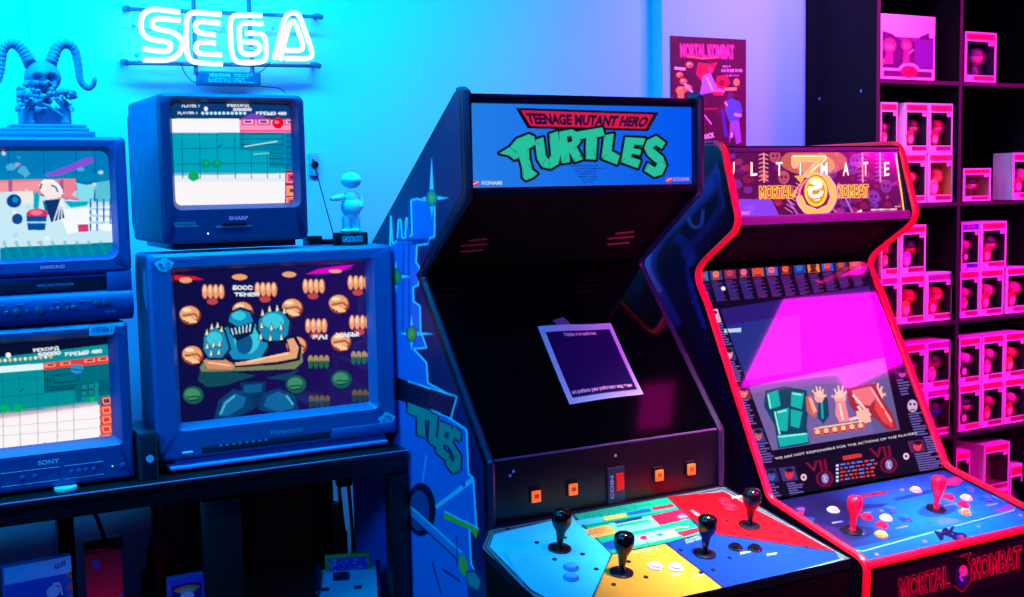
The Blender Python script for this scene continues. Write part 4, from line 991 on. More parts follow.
def star(x, y, r, R, cc):
    P = []
    for k, rad in enumerate((R[0], r, R[1], r, R[2], r, R[3], r)):
        a = -PI/2+k*PI/4; P.append((x+rad*math.cos(a), y+rad*math.sin(a)))
    c.poly(P, cyan_l); c.ell(x, y, r*1.7, r*2.6, (15, 90, 110)); c.ell(x, y, r*1.3, r*2.1, cc); c.ell(x, y, r*.6, r, (230, 190, 60))
star(147, 283, 8, (100, 42, 48, 24), (60, 170, 110)); star(62, 470, 8, (40, 34, 40, 20), (40, 150, 110))
c.f = a2
star(68, 30, 7, (40, 50, 36, 26), (190, 170, 60))
c.poly([(20, 118), (165, 165), (152, 212), (20, 165)], (20, 10, 40)); c.line([(60, 132), (165, 165), (152, 212), (100, 190)], 3, cyan_l); c.poly([(108, 152), (158, 168), (150, 203), (104, 184)], (150, 10, 60)); c.text('HERO', [(114, 160), (154, 173), (148, 196), (108, 178)], (30, 10, 50), .03)
TL_ = [[(60, 178), (108, 196), (112, 218), (96, 214), (98, 252), (80, 248), (80, 208), (60, 200)], [(108, 200), (124, 206), (120, 252), (136, 262), (132, 282), (104, 262)], [(128, 218), (154, 228), (152, 244), (140, 240), (138, 252), (150, 258), (148, 272), (136, 266), (136, 278), (150, 288), (146, 306), (120, 284)], [(174, 242), (172, 262), (160, 252), (156, 264), (174, 292), (172, 324), (156, 330), (140, 308), (146, 292), (158, 306), (160, 294), (146, 268), (148, 240), (160, 230)]]
for P in TL_: c.line(P+[P[0]], 8, (10, 20, 50))
for P in TL_: c.poly(P, (35, 150, 130))
c.poly([(108, 408), (200, 336), (204, 346), (114, 412)], (130, 210, 235)); c.ell(180, 354, 4, 5, (20, 60, 150)); c.line([(100, 290), (90, 360)], 2.5, (110, 190, 230))
c.ell(88, 408, 32, 58, (10, 20, 50)); c.ell(84, 410, 22, 44, (25, 70, 130)); 
c.poly([(138, 412), (212, 450), (206, 470), (196, 452), (136, 426)], (220, 190, 40)); c.line([(138, 412), (212, 448)], 3, cyan_l)
c.poly([(40, 380), (78, 412), (176, 500), (172, 518), (70, 428), (40, 400)], (70, 130, 200)); c.line([(40, 382), (78, 412), (176, 500)], 3, (170, 220, 240)); c.line([(60, 418), (170, 518)], 3, (10, 30, 80))
c.ell(179, 528, 9, 22, (230, 190, 50), rot=-8); c.poly([(184, 540), (205, 535), (225, 560), (232, 600), (190, 600)], (20, 50, 100)); c.poly([(186, 545), (204, 543), (216, 562), (210, 580), (190, 570)], (50, 150, 140)); c.line([(132, 534), (172, 562)], 5, (15, 40, 110)); c.line([(165, 465), (165, 530)], 2.5, (15, 40, 110)); c.line([(112, 520), (132, 590)], 3, (15, 40, 110))
c.build('side_picture', artmat('side_print', rough=.4, spec=.4), tc, clip=lambda U, V: sp(Y0+U*(Y1-Y0), Z0+V*(Z1-Z0)) )
# ---- out-of-order notice taped to the glass
pG = (1.3, 2.452, 1.000); nG = Vector((0, -.424, .36)).normalized()
Q = [onplane(x, y, pG, nG)+nG*.004 for x, y in ((536.5, 328), (610, 324), (643, 395), (568.5, 406))]
nt_ = thing('paper_notice', 'white-bordered navy paper notice in Russian taped to the dark screen', 'notice', tuple(onplane(570, 406, pG, nG)+nG*.003))
def sheet(Q, W, H, cv, name, m, parent, curl=.004):
    im = cv.img.reshape(H, cv.ss, W, cv.ss, 3).mean((1, 3))
    U, V = np.meshgrid(np.linspace(0, 1, W), np.linspace(0, 1, H)); q = [np.array(v) for v in Q]
    co = (q[0]*((1-U)*(1-V))[..., None]+q[1]*(U*(1-V))[..., None]+q[2]*(U*V)[..., None]+q[3]*((1-U)*V)[..., None])
    co = co+np.array(nG)*(curl*(np.sin(U*PI*1.3+.4)*.6+np.abs(V-.45)**2*3+.3*np.sin(U*7+V*4)))[..., None]
    bm_co = co.reshape(-1, 3); idx = np.arange(W*H).reshape(H, W)
    fa = np.stack([idx[:-1, :-1], idx[1:, :-1], idx[1:, 1:], idx[:-1, 1:]], -1).reshape(-1, 4)
    me = bpy.data.meshes.new(name); me.from_pydata(bm_co.tolist(), [], fa.tolist())
    at = me.color_attributes.new('Art', 'FLOAT_COLOR', 'POINT'); at.data.foreach_set('color', np.concatenate([im.reshape(-1, 3), np.ones((W*H, 1))], 1).astype(np.float32).ravel())
    me.polygons.foreach_set('use_smooth', [True]*len(me.polygons)); return link(name, me, m, parent)
c = Cv((0, 0, 0), (1, 0, 0), (0, 0, -1), 150, 165, (175, 235, 248), quad=[(0, 0), (1, 0), (1, 1), (0, 1)])
c.uv = True
c.rect(.075, .085, .945, .925, (8, 16, 90))
c.text('Сорри, я не работаю', [(.30, .105), (.74, .105), (.74, .16), (.30, .16)], (245, 250, 255), .03)
c.text('но ребята уже работают над этим', [(.10, .83), (.90, .83), (.90, .89), (.10, .89)], (245, 250, 255), .03)
sheet(Q, 150, 165, c, 'paper_sheet', artmat('paper_print', rough=.6, spec=.2), nt_)
T_ = [onplane(x, y, pG, nG)+nG*.0035 for x, y in ((552, 321), (563, 318), (573, 328), (561, 330))]
mb = MB(); mb.loft([T_, [p+nG*.001 for p in T_]]); mb.build('tape', mat('tape_violet', (110, 90, 150), .3), nt_)
# ================================================================== RIGHT ARCADE CABINET
KXL, KXR = 2.087, 2.793
kc = thing('arcade_cabinet', 'black arcade cabinet with red edging and glowing red and gold ULTIMATE marquee', 'arcade cabinet', (2.45, 2.9, 0), 'upright arcade cabinets')
prK = [(2.628, 1.758), (2.555, 1.530), (2.765, 1.396), (2.700, 1.300), (2.428, .785), (2.070, .708), (2.078, .56), (2.20, 0), (3.30, 0), (3.30, 1.69), (3.22, 1.758)]
radK = [.03, .04, .07, 0, .02, .03, .01, .01, 0, .03, .03]
redt = mat('red_moulding', (250, 12, 50), .35)
for x0, x1 in ((KXL, KXL+.020), (KXR-.020, KXR)):
    s_ = MB().prism(rpoly(prK, radK), 'x', x0, x1).build('side_panel', blk, kc)
    path = rpoly(prK[-1:]+prK[:8], [0, .03, .04, .07, 0, .02, .03, .01, 0], 6)
    MB().tube([Vector(((x0+x1)/2, p[0], p[1])) for p in path], .0112, 8).build('edge_trim', redt, s_)
ki0, ki1 = KXL+.02, KXR-.02
MB().prism([(2.634, 1.745), (2.580, 1.545), (2.66, 1.545), (2.70, 1.745)], 'x', ki0, ki1).build('marquee_box', blk2, kc)
MB().tube([(ki0, 2.628, 1.742), (ki1, 2.628, 1.742)], .009, 8).build('marquee_top_rail', mat('rail_violet', (96, 70, 130), .3), kc)
MB().box(ki0, ki1, 2.570, 2.59, 1.530, 1.556, .003).build('marquee_bottom_rail', mat('rail_violet'), kc)
MB().prism([(2.62, 1.753), (3.22, 1.753), (3.22, 1.738), (2.63, 1.738)], 'x', ki0, ki1).build('top_panel', blk2, kc)
f = fr(740, 130, 1024/180)
c = Cv((ki0, 2.6210, 1.734), (ki1-ki0, 0, 0), (0, -.0425, -.179), 400, 150, (70, 12, 60), frame=f)
c.blotch(120, [(150, 20, 70), (60, 10, 80), (110, 30, 120), (190, 40, 60), (40, 8, 50), (220, 90, 60), (120, 50, 190)], 15, 21, .4)
c.poly([(-80, 390), (180, 395), (230, 500), (-80, 505)], (120, 60, 220), .8)
for cxs in (140, 800, 700):
    for i in range(7): c.line([(cxs-32, 145+i*24), (cxs-8, 136+i*24), (cxs+22, 146+i*24)], 6, (235, 130, 150) if cxs == 140 else (150, 60, 170), .8)
    c.line([(cxs-4, 130), (cxs-2, 300)], 9, (240, 160, 150), .6)
for x, y in ((200, 150), (655, 175), (830, 320), (600, 400), (760, 380), (640, 215), (520, 240), (250, 270)):
    c.ell(x, y, 32, 38, (230, 100, 110) if x < 400 else (130, 60, 190), .4); c.ell(x-11, y-2, 8, 10, (40, 5, 50), .8); c.ell(x+11, y-2, 8, 10, (40, 5, 50), .8); c.line([(x-12, y+20), (x+12, y+20)], 6, (40, 5, 50), .5)
c.ell(420, 180, 190, 80, (255, 130, 50), .35); c.ell(430, 200, 110, 60, (255, 180, 90), .35)
for a, b in (((235, 340), (330, 480)), ((560, 300), (640, 470)), ((500, 420), (560, 480))): c.line([a, b], 10, (190, 110, 240), .5)
for i in range(8): c.line([(255+i*9, 440-i*20), (300+i*6, 470-i*22)], 5, (240, 120, 200), .6)
GO, GD, GH = (255, 165, 60), (150, 50, 20), (255, 240, 170)
c.ell(440, 375, 112, 118, (255, 120, 170), .8); c.ell(440, 375, 98, 108, (110, 20, 60)); 
three = [(300, 150), (488, 150), (488, 166), (400, 240), (500, 262), (540, 320), (545, 390), (510, 455), (440, 478), (370, 465), (335, 420), (325, 385), (345, 372), (372, 430), (440, 458), (500, 430), (520, 380), (500, 300), (450, 275), (362, 262), (440, 176), (330, 176), (318, 215), (300, 205)]
c.line(three+[three[0]], 15, (255, 150, 190)); c.poly(three, GO); c.line(three[:4], 5, GH)
c.poly([(310, 262), (372, 256), (362, 280), (330, 330), (312, 385), (290, 370), (345, 300)], GO, .9)
c.ell(432, 348, 70, 92, GD); c.ell(432, 348, 65, 86, (255, 190, 60)); c.ell(432, 348, 52, 72, (225, 120, 30)); 
c.line([(398, 300), (420, 285), (455, 292), (462, 318), (440, 330), (408, 332), (395, 358), (415, 380), (455, 372), (468, 345)], 20, (255, 245, 215)); c.poly([(392, 300), (425, 272), (470, 300), (450, 325)], (255, 235, 190)); c.line([(400, 320), (386, 345)], 9, (255, 240, 200)); c.line([(425, 400), (455, 395)], 8, (255, 220, 160))
for ch, x, w in (('U', -66, 42), ('L', 62, 42), ('T', 205, 44), ('I', 340, 14), ('M', 458, 46), ('A', 585, 40), ('T', 700, 34), ('E', 820, 34)):
    sl = [(x, 184), (x+w-6, 182), (x+w-6, 258), (x, 262)]
    c.dilate_text(ch, sl, (120, 20, 60), 3.5, .01); c.text(ch, sl, (255, 235, 225), .01)
c.rect(108, 314, 305, 392, (200, 90, 60), .55); c.rect(555, 308, 730, 388, (200, 90, 60), .55)
for s_, q in (('MORTAL', [(112, 320), (298, 316), (300, 386), (114, 390)]), ('KOMBAT', [(556, 314), (728, 310), (730, 382), (558, 386)])):
    c.dilate_text(s_, q, (255, 170, 70), 4, .02); c.text(s_, q, (90, 30, 20), .0)
c.text('MIDWAY', [(-30, 462), (60, 460), (60, 482), (-30, 484)], (240, 120, 220), .01)
c.scrib(745, 448, 912, 462, 1, (240, 190, 200), sl=-.02, seed=5, ch=6); c.scrib(880, 432, 912, 440, 1, (240, 190, 200), seed=6, ch=6)
c.line([(884, 134), (934, 470)], 9, (255, 190, 90)); c.poly([(640, 478), (690, 450), (698, 480), (660, 486)], (255, 230, 150))
c.poly([(892, 120), (1000, 120), (1000, 520), (942, 520)], (16, 14, 44))
c.shade(lambda im, U, V: im*1.15)
c.build('marquee', artmat('marquee_glow_red', es=1.35, rough=.15, spec=.5), kc)
MB().prism([(2.585, 1.545), (2.775, 1.415), (2.80, 1.43), (2.66, 1.56)], 'x', ki0, ki1).build('hood', blk2, kc)
# bezel and screen
bz0 = Vector((ki0, 2.7515, 1.392)); bz1 = Vector((ki0, 2.4285, .786))
MB().loft([[bz0+Vector((0, .002, -.001)), bz1+Vector((0, .002, -.001)), bz1+Vector((0, .03, -.02)), bz0+Vector((0, .03, 0))], [p+Vector((ki1-ki0, 0, 0)) for p in (bz0+Vector((0, .002, -.001)), bz1+Vector((0, .002, -.001)), bz1+Vector((0, .03, -.02)), bz0+Vector((0, .03, 0)))]]).build('bezel', dark, kc)
g = fr(640, 250, 764/320); h = fr(690, 255, 1024/170)
c = Cv(bz0, (ki1-ki0, 0, 0), bz1-bz0, 380, 400, (8, 7, 32), frame=g)
c.f = h
cols = [((190, 60, 60), (30, 110, 190)), ((235, 110, 100), (60, 60, 130)), ((200, 50, 90), (120, 40, 90)), ((230, 90, 130), (50, 20, 70)), ((240, 60, 60), (190, 80, 60)), ((235, 90, 130), (40, 90, 200)), ((235, 80, 50), (60, 20, 60)), ((40, 100, 200), (30, 60, 150)), ((90, 30, 40), (240, 130, 30)), ((230, 70, 90), (30, 80, 220)), ((200, 70, 60), (90, 40, 110)), ((230, 80, 130), (240, 60, 50))]
for i, (sk_, bgc) in enumerate(cols):
    x = 72+i*83.5; y = 128-i*6.6; w = 37
    c.poly([(x-w, y-38), (x+w-4, y-43), (x+w+6, y+28), (x-w+10, y+33)], bgc, .9)
    c.ell(x+2, y-6, 19, 27, sk_); c.poly([(x-18, y-14), (x-12, y-34), (x+14, y-36), (x+22, y-14), (x+8, y-24), (x-8, y-22)], (30, 15, 40)); c.poly([(x-24, y+32), (x-12, y+16), (x+18, y+14), (x+32, y+26)], tuple(int(v*.6) for v in sk_)); c.line([(x-8, y-6), (x-2, y-7)], 4, (40, 10, 30)); c.line([(x+6, y-7), (x+13, y-8)], 4, (40, 10, 30))
    for r in range(11):
        k = 40+r*11+y; L = 62*(.55+.45*abs(math.sin(i*3+r*1.7))); xx = x-w+12+r*3.2
        c.poly([(xx, k), (xx+L, k-4), (xx+L, k+3), (xx, k+7)], (70, 50, 150) if i < 4 else (100, 40, 140), .75)
c.text('THE CHOSEN FEW', [(340, 302), (470, 294), (470, 306), (340, 315)], (200, 190, 230), .01)
c.ell(202, 203, 13, 12, (255, 220, 240))
c.f = g
def portrait(x, y, w, hh, sk_, bgc, sl=-.12):
    c.poly([(x, y), (x+w, y+w*sl), (x+w+hh*.3, y+hh+w*sl), (x+hh*.3, y+hh)], bgc)
    mx_, my_ = x+w*.55+hh*.15, y+hh*.5+w*sl*.5
    c.ell(mx_, my_, w*.27, hh*.38, sk_); c.ell(mx_, my_-hh*.28, w*.28, hh*.16, (25, 12, 35)); c.line([(mx_-w*.16, my_-1), (mx_-w*.04, my_-2)], 2, (30, 10, 30)); c.line([(mx_+w*.05, my_-2), (mx_+w*.17, my_-3)], 2, (30, 10, 30)); c.ell(mx_, my_+hh*.18, w*.08, hh*.04, (140, 30, 50))
for (x, y, w, hh, sk_, bgc) in ((152, 145, 34, 32, (240, 190, 210), (200, 150, 190)), (192, 236, 30, 30, (240, 150, 160), (30, 60, 110)), (226, 328, 32, 30, (235, 120, 100), (110, 50, 60)), (262, 428, 30, 32, (200, 90, 110), (40, 60, 120)), (292, 524, 32, 32, (60, 90, 170), (30, 40, 110)), (332, 520, 36, 32, (230, 40, 60), (60, 50, 120)), (638, 456, 36, 28, (230, 60, 90), (90, 30, 80)), (606, 288, 30, 20, (210, 60, 170), (60, 10, 80))): portrait(x, y, w, hh, sk_, bgc)
c.ell(650, 372, 12, 15, (200, 160, 200)); c.ell(645, 368, 3, 3, (20, 10, 40)); c.ell(655, 368, 3, 3, (20, 10, 40)); c.line([(644, 382), (656, 381)], 3, (30, 10, 40))
for (x, y, x2, y2, n_, s_) in ((176, 178, 212, 232, 9, .12), (206, 268, 240, 318, 9, .12), (240, 358, 262, 420, 10, .1), (276, 462, 310, 512, 8, .1), (300, 560, 335, 600, 6, .1), (350, 556, 388, 590, 6, .1), (640, 390, 672, 446, 9, .1), (655, 486, 715, 530, 8, 0), (676, 446, 712, 486, 7, 0), (612, 310, 640, 350, 6, 0)):
    rr = random.Random(int(x+y))
    for r in range(n_):
        yy = y+(y2-y)*r/n_; xx = x+(yy-y)*.32; L = (x2-x)*rr.uniform(.55, 1)
        c.poly([(xx, yy), (xx+L, yy-L*.12), (xx+L, yy-L*.12+3), (xx, yy+3)], (120, 100, 190), .75)
# monitor picture
S0, S1, S2, S3 = (190, 140), (548, 84), (622, 430), (315, 480)
c.poly([S0, S1, S2, S3], (60, 44, 120))
def sc(u, v):
    ax = S0[0]*(1-u)+S1[0]*u; ay = S0[1]*(1-u)+S1[1]*u; bx = S3[0]*(1-u)+S2[0]*u; by = S3[1]*(1-u)+S2[1]*u
    return (ax*(1-v)+bx*v, ay*(1-v)+by*v)
c.poly([sc(0, 0), sc(1, 0), sc(1, .5), sc(0, .55)], (36, 24, 110)); c.poly([sc(0, .12), sc(.5, .12), sc(.4, .5), sc(0, .5)], (20, 50, 130), .7)
c.poly([sc(0, .55), sc(1, .5), sc(1, 1), sc(0, 1)], (105, 90, 150)); c.poly([sc(.75, .52), sc(1, .5), sc(1, 1), sc(.8, 1)], (80, 80, 130), .7)
for (x, y, w_) in ((202, 194, 40),): c.poly([(x, y-5), (x+w_, y-8), (x+w_, y+2), (x, y+4)], (190, 210, 240), .8)
TE, TD, TL2 = (0, 165, 160), (0, 60, 90), (120, 235, 215)
c.poly([(300, 335), (345, 325), (398, 335), (402, 375), (398, 420), (405, 462), (330, 474), (322, 420), (296, 372)], TD)
c.poly([(304, 342), (330, 334), (336, 372), (310, 380)], TE); c.poly([(362, 338), (392, 342), (386, 380), (360, 372)], TE); c.poly([(326, 384), (356, 376), (352, 432), (334, 430)], TE); c.poly([(360, 380), (388, 386), (380, 425), (360, 420)], TE); c.poly([(328, 442), (400, 436), (402, 458), (334, 470)], TE)
for P in ([(306, 345), (312, 378)], [(322, 385), (334, 440)], [(364, 342), (386, 346)], [(330, 446), (398, 438)], [(328, 388), (350, 382)]): c.line(P, 4, TL2)
c.poly([(396, 350), (408, 345), (424, 385), (416, 402), (398, 385)], (190, 90, 90)); c.poly([(402, 352), (410, 352), (422, 384), (414, 390)], (240, 160, 140)); c.poly([(426, 355), (448, 352), (452, 395), (438, 415), (424, 400)], TD); c.line([(434, 362), (436, 402)], 5, TE)
def clawhand(x, y, k, fl=1):
    c.ell(x, y, 15*k, 18*k, (240, 160, 150))
    for i, (dx, dy) in enumerate(((-20, -20), (-8, -30), (4, -30), (14, -22), (22, -4))): c.line([(x, y), (x+dx*k*fl*.7, y+dy*k*.6), (x+dx*k*fl, y+dy*k)], 6*k, (250, 190, 180)); c.line([(x+dx*k*fl*.7+2, y+dy*k*.6), (x+dx*k*fl+2, y+dy*k)], 2*k, (150, 60, 80))
clawhand(428, 350, .8); clawhand(478, 352, .95, -1); clawhand(565, 348, 1.0)
c.poly([(468, 360), (490, 362), (500, 408), (476, 412), (466, 392)], (235, 130, 140)); c.line([(476, 366), (484, 405)], 5, (255, 210, 200))
c.poly([(492, 330), (560, 318), (576, 352), (604, 392), (615, 426), (590, 430), (560, 400), (520, 396), (500, 370)], (150, 40, 60)); c.poly([(505, 335), (552, 325), (564, 352), (548, 372), (515, 366)], (225, 110, 120)); c.poly([(560, 350), (580, 372), (600, 400), (604, 425), (580, 410), (560, 380)], (220, 60, 70)); c.line([(508, 345), (550, 395)], 6, (255, 190, 190)); c.line([(552, 330), (600, 410)], 5, (250, 160, 160)); c.line([(520, 372), (536, 395), (500, 405)], 7, (245, 190, 180)); c.ell(575, 384, 10, 8, (240, 60, 50)); c.poly([(515, 385), (545, 378), (552, 410), (524, 415)], (240, 175, 165))
for i in range(6):
    x = 414+i*20.5; y = 428-i*3; c.poly([(x, y), (x+18, y-3), (x+21, y+13), (x+3, y+16)], (225, 70, 60)); c.ell(x+10, y+6, 5.5, 6, (255, 190, 140)); c.line([(x+5, y+13), (x+16, y+12)], 3, (120, 20, 40))
c.line([(415, 426), (530, 408)], 2.5, (240, 220, 160))
c.line([S0, S1, S2, S3, S0], 3, (5, 5, 20))
c.text('WE ARE NOT RESPONSIBLE FOR THE ACTIONS OF THE PLAYERS', [(322, 495), (660, 434), (661, 439), (323, 500)], (225, 220, 235), .0)
# instruction block and emblems
c.poly([(484, 492), (528, 485), (529, 494), (485, 501)], (230, 50, 60)); c.text('HOW TO PLAY', [(487, 494), (526, 487), (526, 492), (487, 499)], (60, 10, 30), .01)
for r in range(5):
    c.poly([(468, 512+r*9), (474, 511+r*9), (474, 516+r*9), (468, 517+r*9)], (200, 210, 250))
    rr = random.Random(r); x = 478
    while x < 560: w = rr.uniform(5, 14); c.poly([(x, 510+r*9-(x-478)*.14), (x+w, 510+r*9-(x+w-478)*.14), (x+w, 514+r*9-(x+w-478)*.14), (x, 514+r*9-(x-478)*.14)], rr.choice([(210, 50, 70), (90, 110, 220), (200, 80, 60)])); x += w+4
for (x, y) in ((436, 545), (588, 512)):
    c.text('VII', [(x-42, y-38), (x+8, y-46), (x+12, y-22), (x-34, y-14)], (120, 12, 50), .02)
    c.ell(x+5, y, 21, 20, (110, 10, 45)); c.ell(x+5, y, 15, 15, (20, 10, 50)); c.ell(x+6, y, 9, 12, (110, 120, 190)); c.line([(x, y-6), (x+8, y-4), (x+4, y+3), (x+10, y+8)], 3.5, (235, 150, 170))
for x, y in ((391, 542), (635, 492)): c.ell(x, y, 7, 8, (240, 190, 210)); c.ell(x, y, 3.5, 4, (90, 60, 120))
MB_art = artmat('bezel_print_glow', es=1.2, rough=.035, spec=1.0, ior=1.75)
c.build('screen', MB_art, kc)
# control panel
pK0 = (2.1, 2.416, .7745); 
def zK(y): return .7745+(.702-.7745)*(2.416-y)/(2.416-2.078)
nK = Vector((0, -(.7745-.702)/(2.416-2.078), 1)).normalized()
MB().prism([(2.43, zK(2.43)), (2.078, zK(2.078)), (2.078, .672), (2.43, .70)], 'x', ki0, ki1).build('control_panel', blk, kc)
f = fr(740, 430, 1015/284)
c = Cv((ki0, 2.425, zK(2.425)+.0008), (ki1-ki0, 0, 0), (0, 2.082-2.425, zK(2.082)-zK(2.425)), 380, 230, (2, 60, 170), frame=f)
hh, ww = c.img.shape[:2]
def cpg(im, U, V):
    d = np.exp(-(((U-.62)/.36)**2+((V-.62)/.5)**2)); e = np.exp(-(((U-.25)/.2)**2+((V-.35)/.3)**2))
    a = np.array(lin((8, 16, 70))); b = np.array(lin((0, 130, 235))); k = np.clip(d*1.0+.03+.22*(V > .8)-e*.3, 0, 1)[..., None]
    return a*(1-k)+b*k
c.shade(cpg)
c.blotch(46, [(10, 30, 110), (40, 140, 240), (20, 60, 170), (60, 20, 110)], 18, 12, .16)
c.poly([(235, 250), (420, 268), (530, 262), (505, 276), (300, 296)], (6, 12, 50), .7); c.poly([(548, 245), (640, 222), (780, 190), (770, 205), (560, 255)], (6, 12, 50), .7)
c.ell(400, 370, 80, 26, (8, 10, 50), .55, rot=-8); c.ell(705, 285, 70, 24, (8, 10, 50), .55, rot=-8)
c.poly([(730, 180), (770, 165), (800, 180), (770, 200), (735, 196)], (150, 20, 70), .7); c.poly([(900, 290), (960, 262), (985, 270), (960, 292)], (110, 20, 120), .7); c.poly([(265, 330), (340, 345), (420, 425), (380, 430), (300, 380)], (60, 20, 100), .45); c.poly([(190, 296), (232, 288), (225, 305), (195, 308)], (190, 30, 90), .7)
c.line([(350, 425), (440, 432), (975, 287), (985, 270), (900, 235)], 4.5, (60, 150, 200)); c.line([(440, 432), (980, 286)], 3, (110, 190, 220))
c.line([(430, 238), (525, 222)], 10, (150, 14, 40)); c.text('ULTIMATE', [(434, 232), (522, 217), (522, 226), (434, 242)], (60, 5, 40), .01)
for (x0, y0, x1, y1) in ((500, 290, 555, 275), (440, 300, 470, 292), (560, 350, 600, 342), (800, 215, 830, 205), (880, 270, 920, 262), (330, 332, 368, 326), (415, 375, 445, 370), (730, 270, 775, 262)): c.line([(x0, y0), (x1, y1)], 5, (120, 150, 220), .7)
c.poly([(700, 325), (715, 312), (775, 316), (780, 330), (720, 340)], (70, 130, 240), .8)
for s_, q in (('M', [(692, 362), (730, 352), (762, 378), (716, 396)]), ('K', [(728, 350), (772, 342), (800, 372), (752, 384)])): c.text(s_, q, (8, 12, 50), .04)
c.ell(784, 382, 28, 16, (8, 12, 50)); c.ell(786, 381, 15, 9, (50, 40, 110)); c.ell(790, 380, 7, 5, (160, 30, 70)); c.ell(580, 214, 8, 5, (110, 130, 230)); c.ell(218, 282, 16, 6, (110, 70, 160), .7); 
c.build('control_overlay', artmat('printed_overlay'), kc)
jr = mat('joystick_red', (235, 20, 60), .25)
for x, y in ((400, 362), (700, 284)):
    joystick(onplane(*f(x, y), pK0, nK)+nK*.001, None, kc, jr, mat('joystick_dust_washer', (14, 14, 26), .3), nrm=nK, r=.0205)
mk_ = {'w': ('button_white', (215, 235, 245), 'button_ring_pale', (190, 220, 240)), 'r': ('button_red2', (245, 25, 70), 'button_ring_red2', (225, 20, 60)), 'y': ('button_yellow', (255, 200, 90), 'button_ring_yellow', (240, 160, 60)), 'b': ('button_blue', (20, 110, 225), 'button_ring_blue2', (15, 90, 200))}
for x, y, k in ((332, 290, 'w'), (628, 218, 'w'), (452, 314, 'r'), (521, 318, 'w'), (505, 343, 'r'), (504, 377, 'y'), (590, 319, 'b'), (535, 288, 'b'), (745, 243, 'r'), (808, 246, 'w'), (798, 270, 'r'), (804, 297, 'y'), (876, 247, 'b'), (818, 216, 'b')):
    a, b, d, e = mk_[k]; push_button(onplane(*f(x, y), pK0, nK)+nK*.0008, nK, kc, mat(a, b, .28), mat(d, e, .3), r=.0140)
for x, y in ((488, 447), (660, 400), (852, 348), (1002, 307)):
    MB().lathe([(.006, 0), (.005, .0025), (.001, .003)], onplane(*f(x, y), pK0, nK)+nK*.0008, nK, 12).build('panel_screw', mat('screw_pale', (150, 160, 210), .3, metal=.5), kc)
MB().tube([(KXL+.006, 2.072, .7005), (KXR-.006, 2.072, .7005)], .0115, 8).build('front_trim', redt, kc)
MB().prism([(2.078, .690), (2.090, .53), (2.20, .02), (2.22, .02), (2.10, .69)], 'x', ki0, ki1).build('front_panel', blk, kc)
f = fr(860, 550, 1024/164)
c = Cv((ki0+.01, 2.0772, .688), (ki1-ki0-.02, 0, 0), (0, .0098, -.130), 330, 90, (9, 10, 20), frame=f)
RL = (150, 16, 50)
for s_, q in (('MORTAL', [(245, 180), (556, 96), (561, 229), (250, 312)]), ('KOMBAT', [(700, 55), (1005, -28), (1008, 106), (704, 190)])):
    c.dilate_text(s_, q, RL, 4, .03); c.text(s_, q, (16, 8, 34), .0)
c.ell(640, 170, 62, 92, (14, 6, 22)); c.line([(625, 40), (695, 18), (672, 62), (690, 100), (694, 190), (640, 262), (585, 220)], 4.5, RL)
c.ell(638, 162, 42, 68, (30, 20, 90)); c.ell(646, 130, 26, 34, (235, 80, 110)); c.ell(628, 190, 20, 30, (20, 30, 140)); c.line([(622, 130), (652, 122), (655, 150), (625, 165), (640, 195)], 13, (150, 170, 240))
c.build('front_print', lab, kc)
MB().box(ki0, ki1, 3.26, 3.28, .02, 1.74).build('back_panel', blk2, kc)
# swirling blue print on the side
f = fr(640, 140, 1024/300)
ky = [(2.655, 1.765), (2.585, 1.535), (2.775, 1.40), (2.72, 1.29), (2.46, .80), (2.46, .50), (3.28, .50), (3.28, 1.76)]
kp = inpoly(ky); Y0, Y1, Z0, Z1 = 3.28, 2.45, 1.77, .6
c = Cv((KXL-.0008, Y0, Z0), (0, Y1-Y0, 0), (0, 0, Z1-Z0), 200, 300, (5, 10, 44), frame=f)
def ribbon(pts, w, col, a):
    P = smooth(pts, 3)
    for k in range(5): c.line(P, w*(1-k*.18), col, a*.35)
ribbon([(300, 60), (250, 150), (150, 250), (50, 340), (20, 430), (60, 520), (120, 640)], 60, (30, 90, 200), .5)
ribbon([(30, 380), (20, 440), (70, 520)], 26, (70, 150, 240), .9); ribbon([(215, 240), (210, 300), (175, 300), (165, 265)], 14, (50, 110, 210), .8)
ribbon([(120, 330), (180, 380), (170, 480), (230, 640)], 44, (20, 60, 150), .6); ribbon([(250, 120), (290, 200), (260, 260), (200, 330), (140, 400)], 30, (15, 45, 120), .8)
c.build('side_picture', artmat('side_print'), kc, clip=lambda U, V: kp(Y0+U*(Y1-Y0), Z0+V*(Z1-Z0)))
# ================================================================== POSTER on the pilaster
f = fr(640, 20, 768/180)
A = onplane(*f(128, 66), (3, 3.683, 1), Vector((0, 1, 0))); B = onplane(*f(452, 84), (3, 3.683, 1), Vector((0, 1, 0)))
po = thing('poster', 'dark red fighting game poster on the violet wall behind the cabinets', 'poster', (A.x, 3.683, 1.72))
zt_ = (A.z+B.z)/2; dz_ = zt_-1.70
c = Cv((A.x, 3.6825, zt_), (B.x-A.x, 0, 0), (0, 0, -dz_), 150, int(150*dz_/(B.x-A.x)), (44, 4, 32), frame=f)
c.blotch(50, [(40, 4, 36), (84, 8, 40), (26, 4, 34), (70, 12, 60)], 16, 8, .5)
c.dilate_text('MORTAL KOMBAT', [(172, 102), (400, 108), (402, 168), (175, 160)], (120, 20, 90), 4, .02); c.text('MORTAL KOMBAT', [(172, 102), (400, 108), (402, 168), (175, 160)], (250, 60, 140), .03); c.line([(200, 156), (270, 166), (330, 160)], 6, (250, 120, 60))
c.scrib(352, 195, 398, 206, 1, (200, 110, 190), seed=1, ch=6); c.scrib(345, 210, 440, 228, 1, (220, 130, 220), seed=2, ch=9); c.scrib(366, 234, 436, 244, 1, (200, 110, 190), seed=3, ch=6); c.line([(148, 206), (195, 210)], 12, (220, 170, 210))
